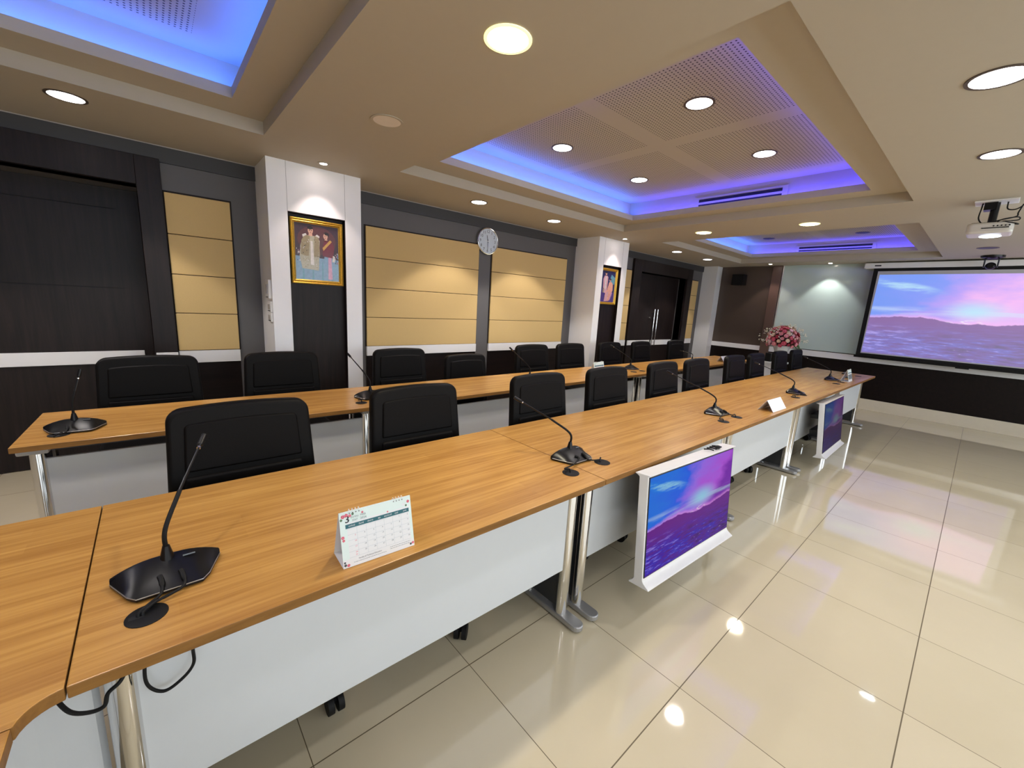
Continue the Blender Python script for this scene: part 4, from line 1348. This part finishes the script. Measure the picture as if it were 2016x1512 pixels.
for i in range(4):
    bm = bmesh.new()
    a = -PI / 2 + .25 * (i - 1.5)
    path = [(math.cos(a) * .1, math.sin(a) * .1, .02), (math.cos(a) * .2, math.sin(a) * .22, .01 + .01 * i), (math.cos(a) * .26, math.sin(a) * .30, -.05 - .01 * i)]
    for wv in (0,):
        tube(bm, path, lambda q: .010 * math.sin(PI * min(.98, q * .9 + .1)) + .001, 6, 6)
    obj('leaf', bm, m_leaf, t, smooth=True)

# ================================================================== CEILING LIGHTS
def spot(parent, watts, col, ang, blend=.6, z=-.03, r=.06):
    ld = bpy.data.lights.new('lamp_light', 'SPOT')
    ld.energy = watts * LAMP; ld.color = col; ld.spot_size = math.radians(ang); ld.spot_blend = blend; ld.shadow_soft_size = r
    o = bpy.data.objects.new('lamp_light', ld); link(o, parent); o.location = (0, 0, z)
    return o
m_halo = emit('warm_lamp_halo', (0.95, 0.86, 0.35, 1), 1.1)  # glowing ring stands in for the soft yellow halo round the warm lamps
def downlight(x, y, z, r, glow, label, group, watts, col, ang=110, blend=.6, lit=True, recessed=True):
    t = thing('downlight' if r > .05 else 'spotlight', label, 'ceiling light', (x, y, z), group=group)
    bm = bmesh.new(); ring(bm, (0, 0), r - .003, r + (.011 if r > .05 else .016), -.004, -.0004, 36); obj('trim_ring', bm, m_ring if recessed and r > .05 else (m_halo if glow is m_warm and lit else m_ceil), t, smooth=True)
    bm = bmesh.new(); cyl(bm, (0, 0), r - .003, -.0035, -.0005, 36); obj('diffuser', bm, glow if lit else m_offlens, t)
    if lit and watts:
        spot(t, watts, col, ang, blend, z=-.012, r=r * .9)
    return t
WARM = (1.0, .90, .70); COOL = (1.0, .93, .88); CW = (.95, .96, 1.0)
g = 'recessed downlights along the left wall'
for x, l in ((-.262, 'above the left dark door'), (2.622, 'above the wide tan panel'), (3.73, 'right of the clock'), (6.68, 'left of two above the far door'), (7.81, 'right of two above the far door')):
    downlight(x, 3.655 if x > 0 else 3.61, ZC, .078, m_cool, 'lit recessed ceiling downlight near the left wall, ' + l, g, 58, COOL, 98, .25)
downlight(-1.37, 3.65, ZC, .078, m_cool, 'lit recessed ceiling downlight near the left wall, out of frame to the left', g, 58, COOL, 98, .25)
g = 'bright warm downlights on the ceiling beams'
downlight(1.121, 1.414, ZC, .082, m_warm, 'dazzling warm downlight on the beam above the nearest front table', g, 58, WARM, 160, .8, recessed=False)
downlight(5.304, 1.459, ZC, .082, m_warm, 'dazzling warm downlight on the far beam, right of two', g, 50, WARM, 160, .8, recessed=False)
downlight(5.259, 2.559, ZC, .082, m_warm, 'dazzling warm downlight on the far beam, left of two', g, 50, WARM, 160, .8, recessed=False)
downlight(1.121, 2.499, ZC, .080, m_warm, 'unlit round downlight on the beam before the first pillar', g, 0, WARM, lit=False, recessed=False)
g = 'downlights in the middle ceiling tray'
WZ = ZC + .30
for x, y, l in ((2.70, 1.455, 'near right of four'), (2.70, 2.61, 'near left of four'), (3.83, 2.60, 'far left of four'), (3.83, 1.455, 'far right of four')):
    downlight(x, y, WZ, .080, m_cool, 'lit downlight in the perforated board of the middle tray, ' + l, g, 38, COOL, 130, .6)
g = 'unlit downlights in the far ceiling tray'
for x, y, l in ((7.90, 1.49, 'right'), (7.85, 2.70, 'left'), (6.7, 1.49, 'near right'), (6.7, 2.7, 'near left')):
    if x > 7:
        t_ = downlight(x, y, WZ, .075, m_cool, 'unlit dark downlight in the far tray, %s of two' % l, g, 0, COOL, lit=False)
        for c in kids(t_):
            if c.name.startswith('diffuser'): c.data.materials[0] = m_steel
for x, y, l in ((-1.5, 1.455, 'rear right'), (-1.5, 2.6, 'rear left'), (-.35, 1.455, 'front right')):
    downlight(x, y, WZ, .08, m_cool, 'lit downlight in the nearest ceiling tray above the frame, ' + l, 'downlights in the nearest ceiling tray', 38, COOL, 130, .6)
g = 'cool downlights on the right side of the ceiling'
downlight(2.631, .168, ZC, .088, m_coolr, 'lit white downlight at the upper right corner of the view', g, 34, CW, 140, .7)
downlight(3.736, .157, ZC, .080, m_coolr, 'lit white downlight between the corner light and the projector', g, 34, CW, 140, .7)
t_ = downlight(7.80, .228, ZC, .085, m_cool, 'unlit downlight on the ceiling below the projector in the view', g, 0, COOL, lit=False)
for c in kids(t_):
    if c.name.startswith('diffuser'): c.data.materials[0] = m_steel
for x, y in ((.9, .16), (2.6, -1.3), (4.6, -1.3), (0.6, -1.3), (-1.8, .2), (-1.5, -1.3), (6.6, -1.3)):
    downlight(x, y, ZC, .085, m_coolr, 'lit downlight outside the view, ' + ('behind the camera' if x < 0 else 'right of the screen row') + ' at %s' % dict([(.9, 'the camera side'), (2.6, 'the near right'), (4.6, 'the middle right'), (.6, 'the right of the camera'), (-1.8, 'the left'), (-1.5, 'the right'), (6.6, 'the far right')])[x], 'downlights outside the view', 20, CW, 140, .7)
g = 'small accent spotlights'
SPOT = (1.0, .80, .72)
downlight(1.118, 3.66, ZC, .030, m_spotg, 'small accent spotlight above the portrait on the first white pillar', g, 15, SPOT, 84, .45)
downlight(5.201, 3.66, ZC, .030, m_spotg, 'small accent spotlight above the portrait on the second white pillar', g, 15, SPOT, 84, .45)
downlight(8.855, 2.945, ZC, .032, m_spotg, 'small accent spotlight in front of the taupe pilaster', g, 16, SPOT, 90, .4)
downlight(8.963, 2.048, ZC, .032, m_spotg, 'small accent spotlight in front of the green glass board', g, 26, (1, .95, .9), 86, .35)
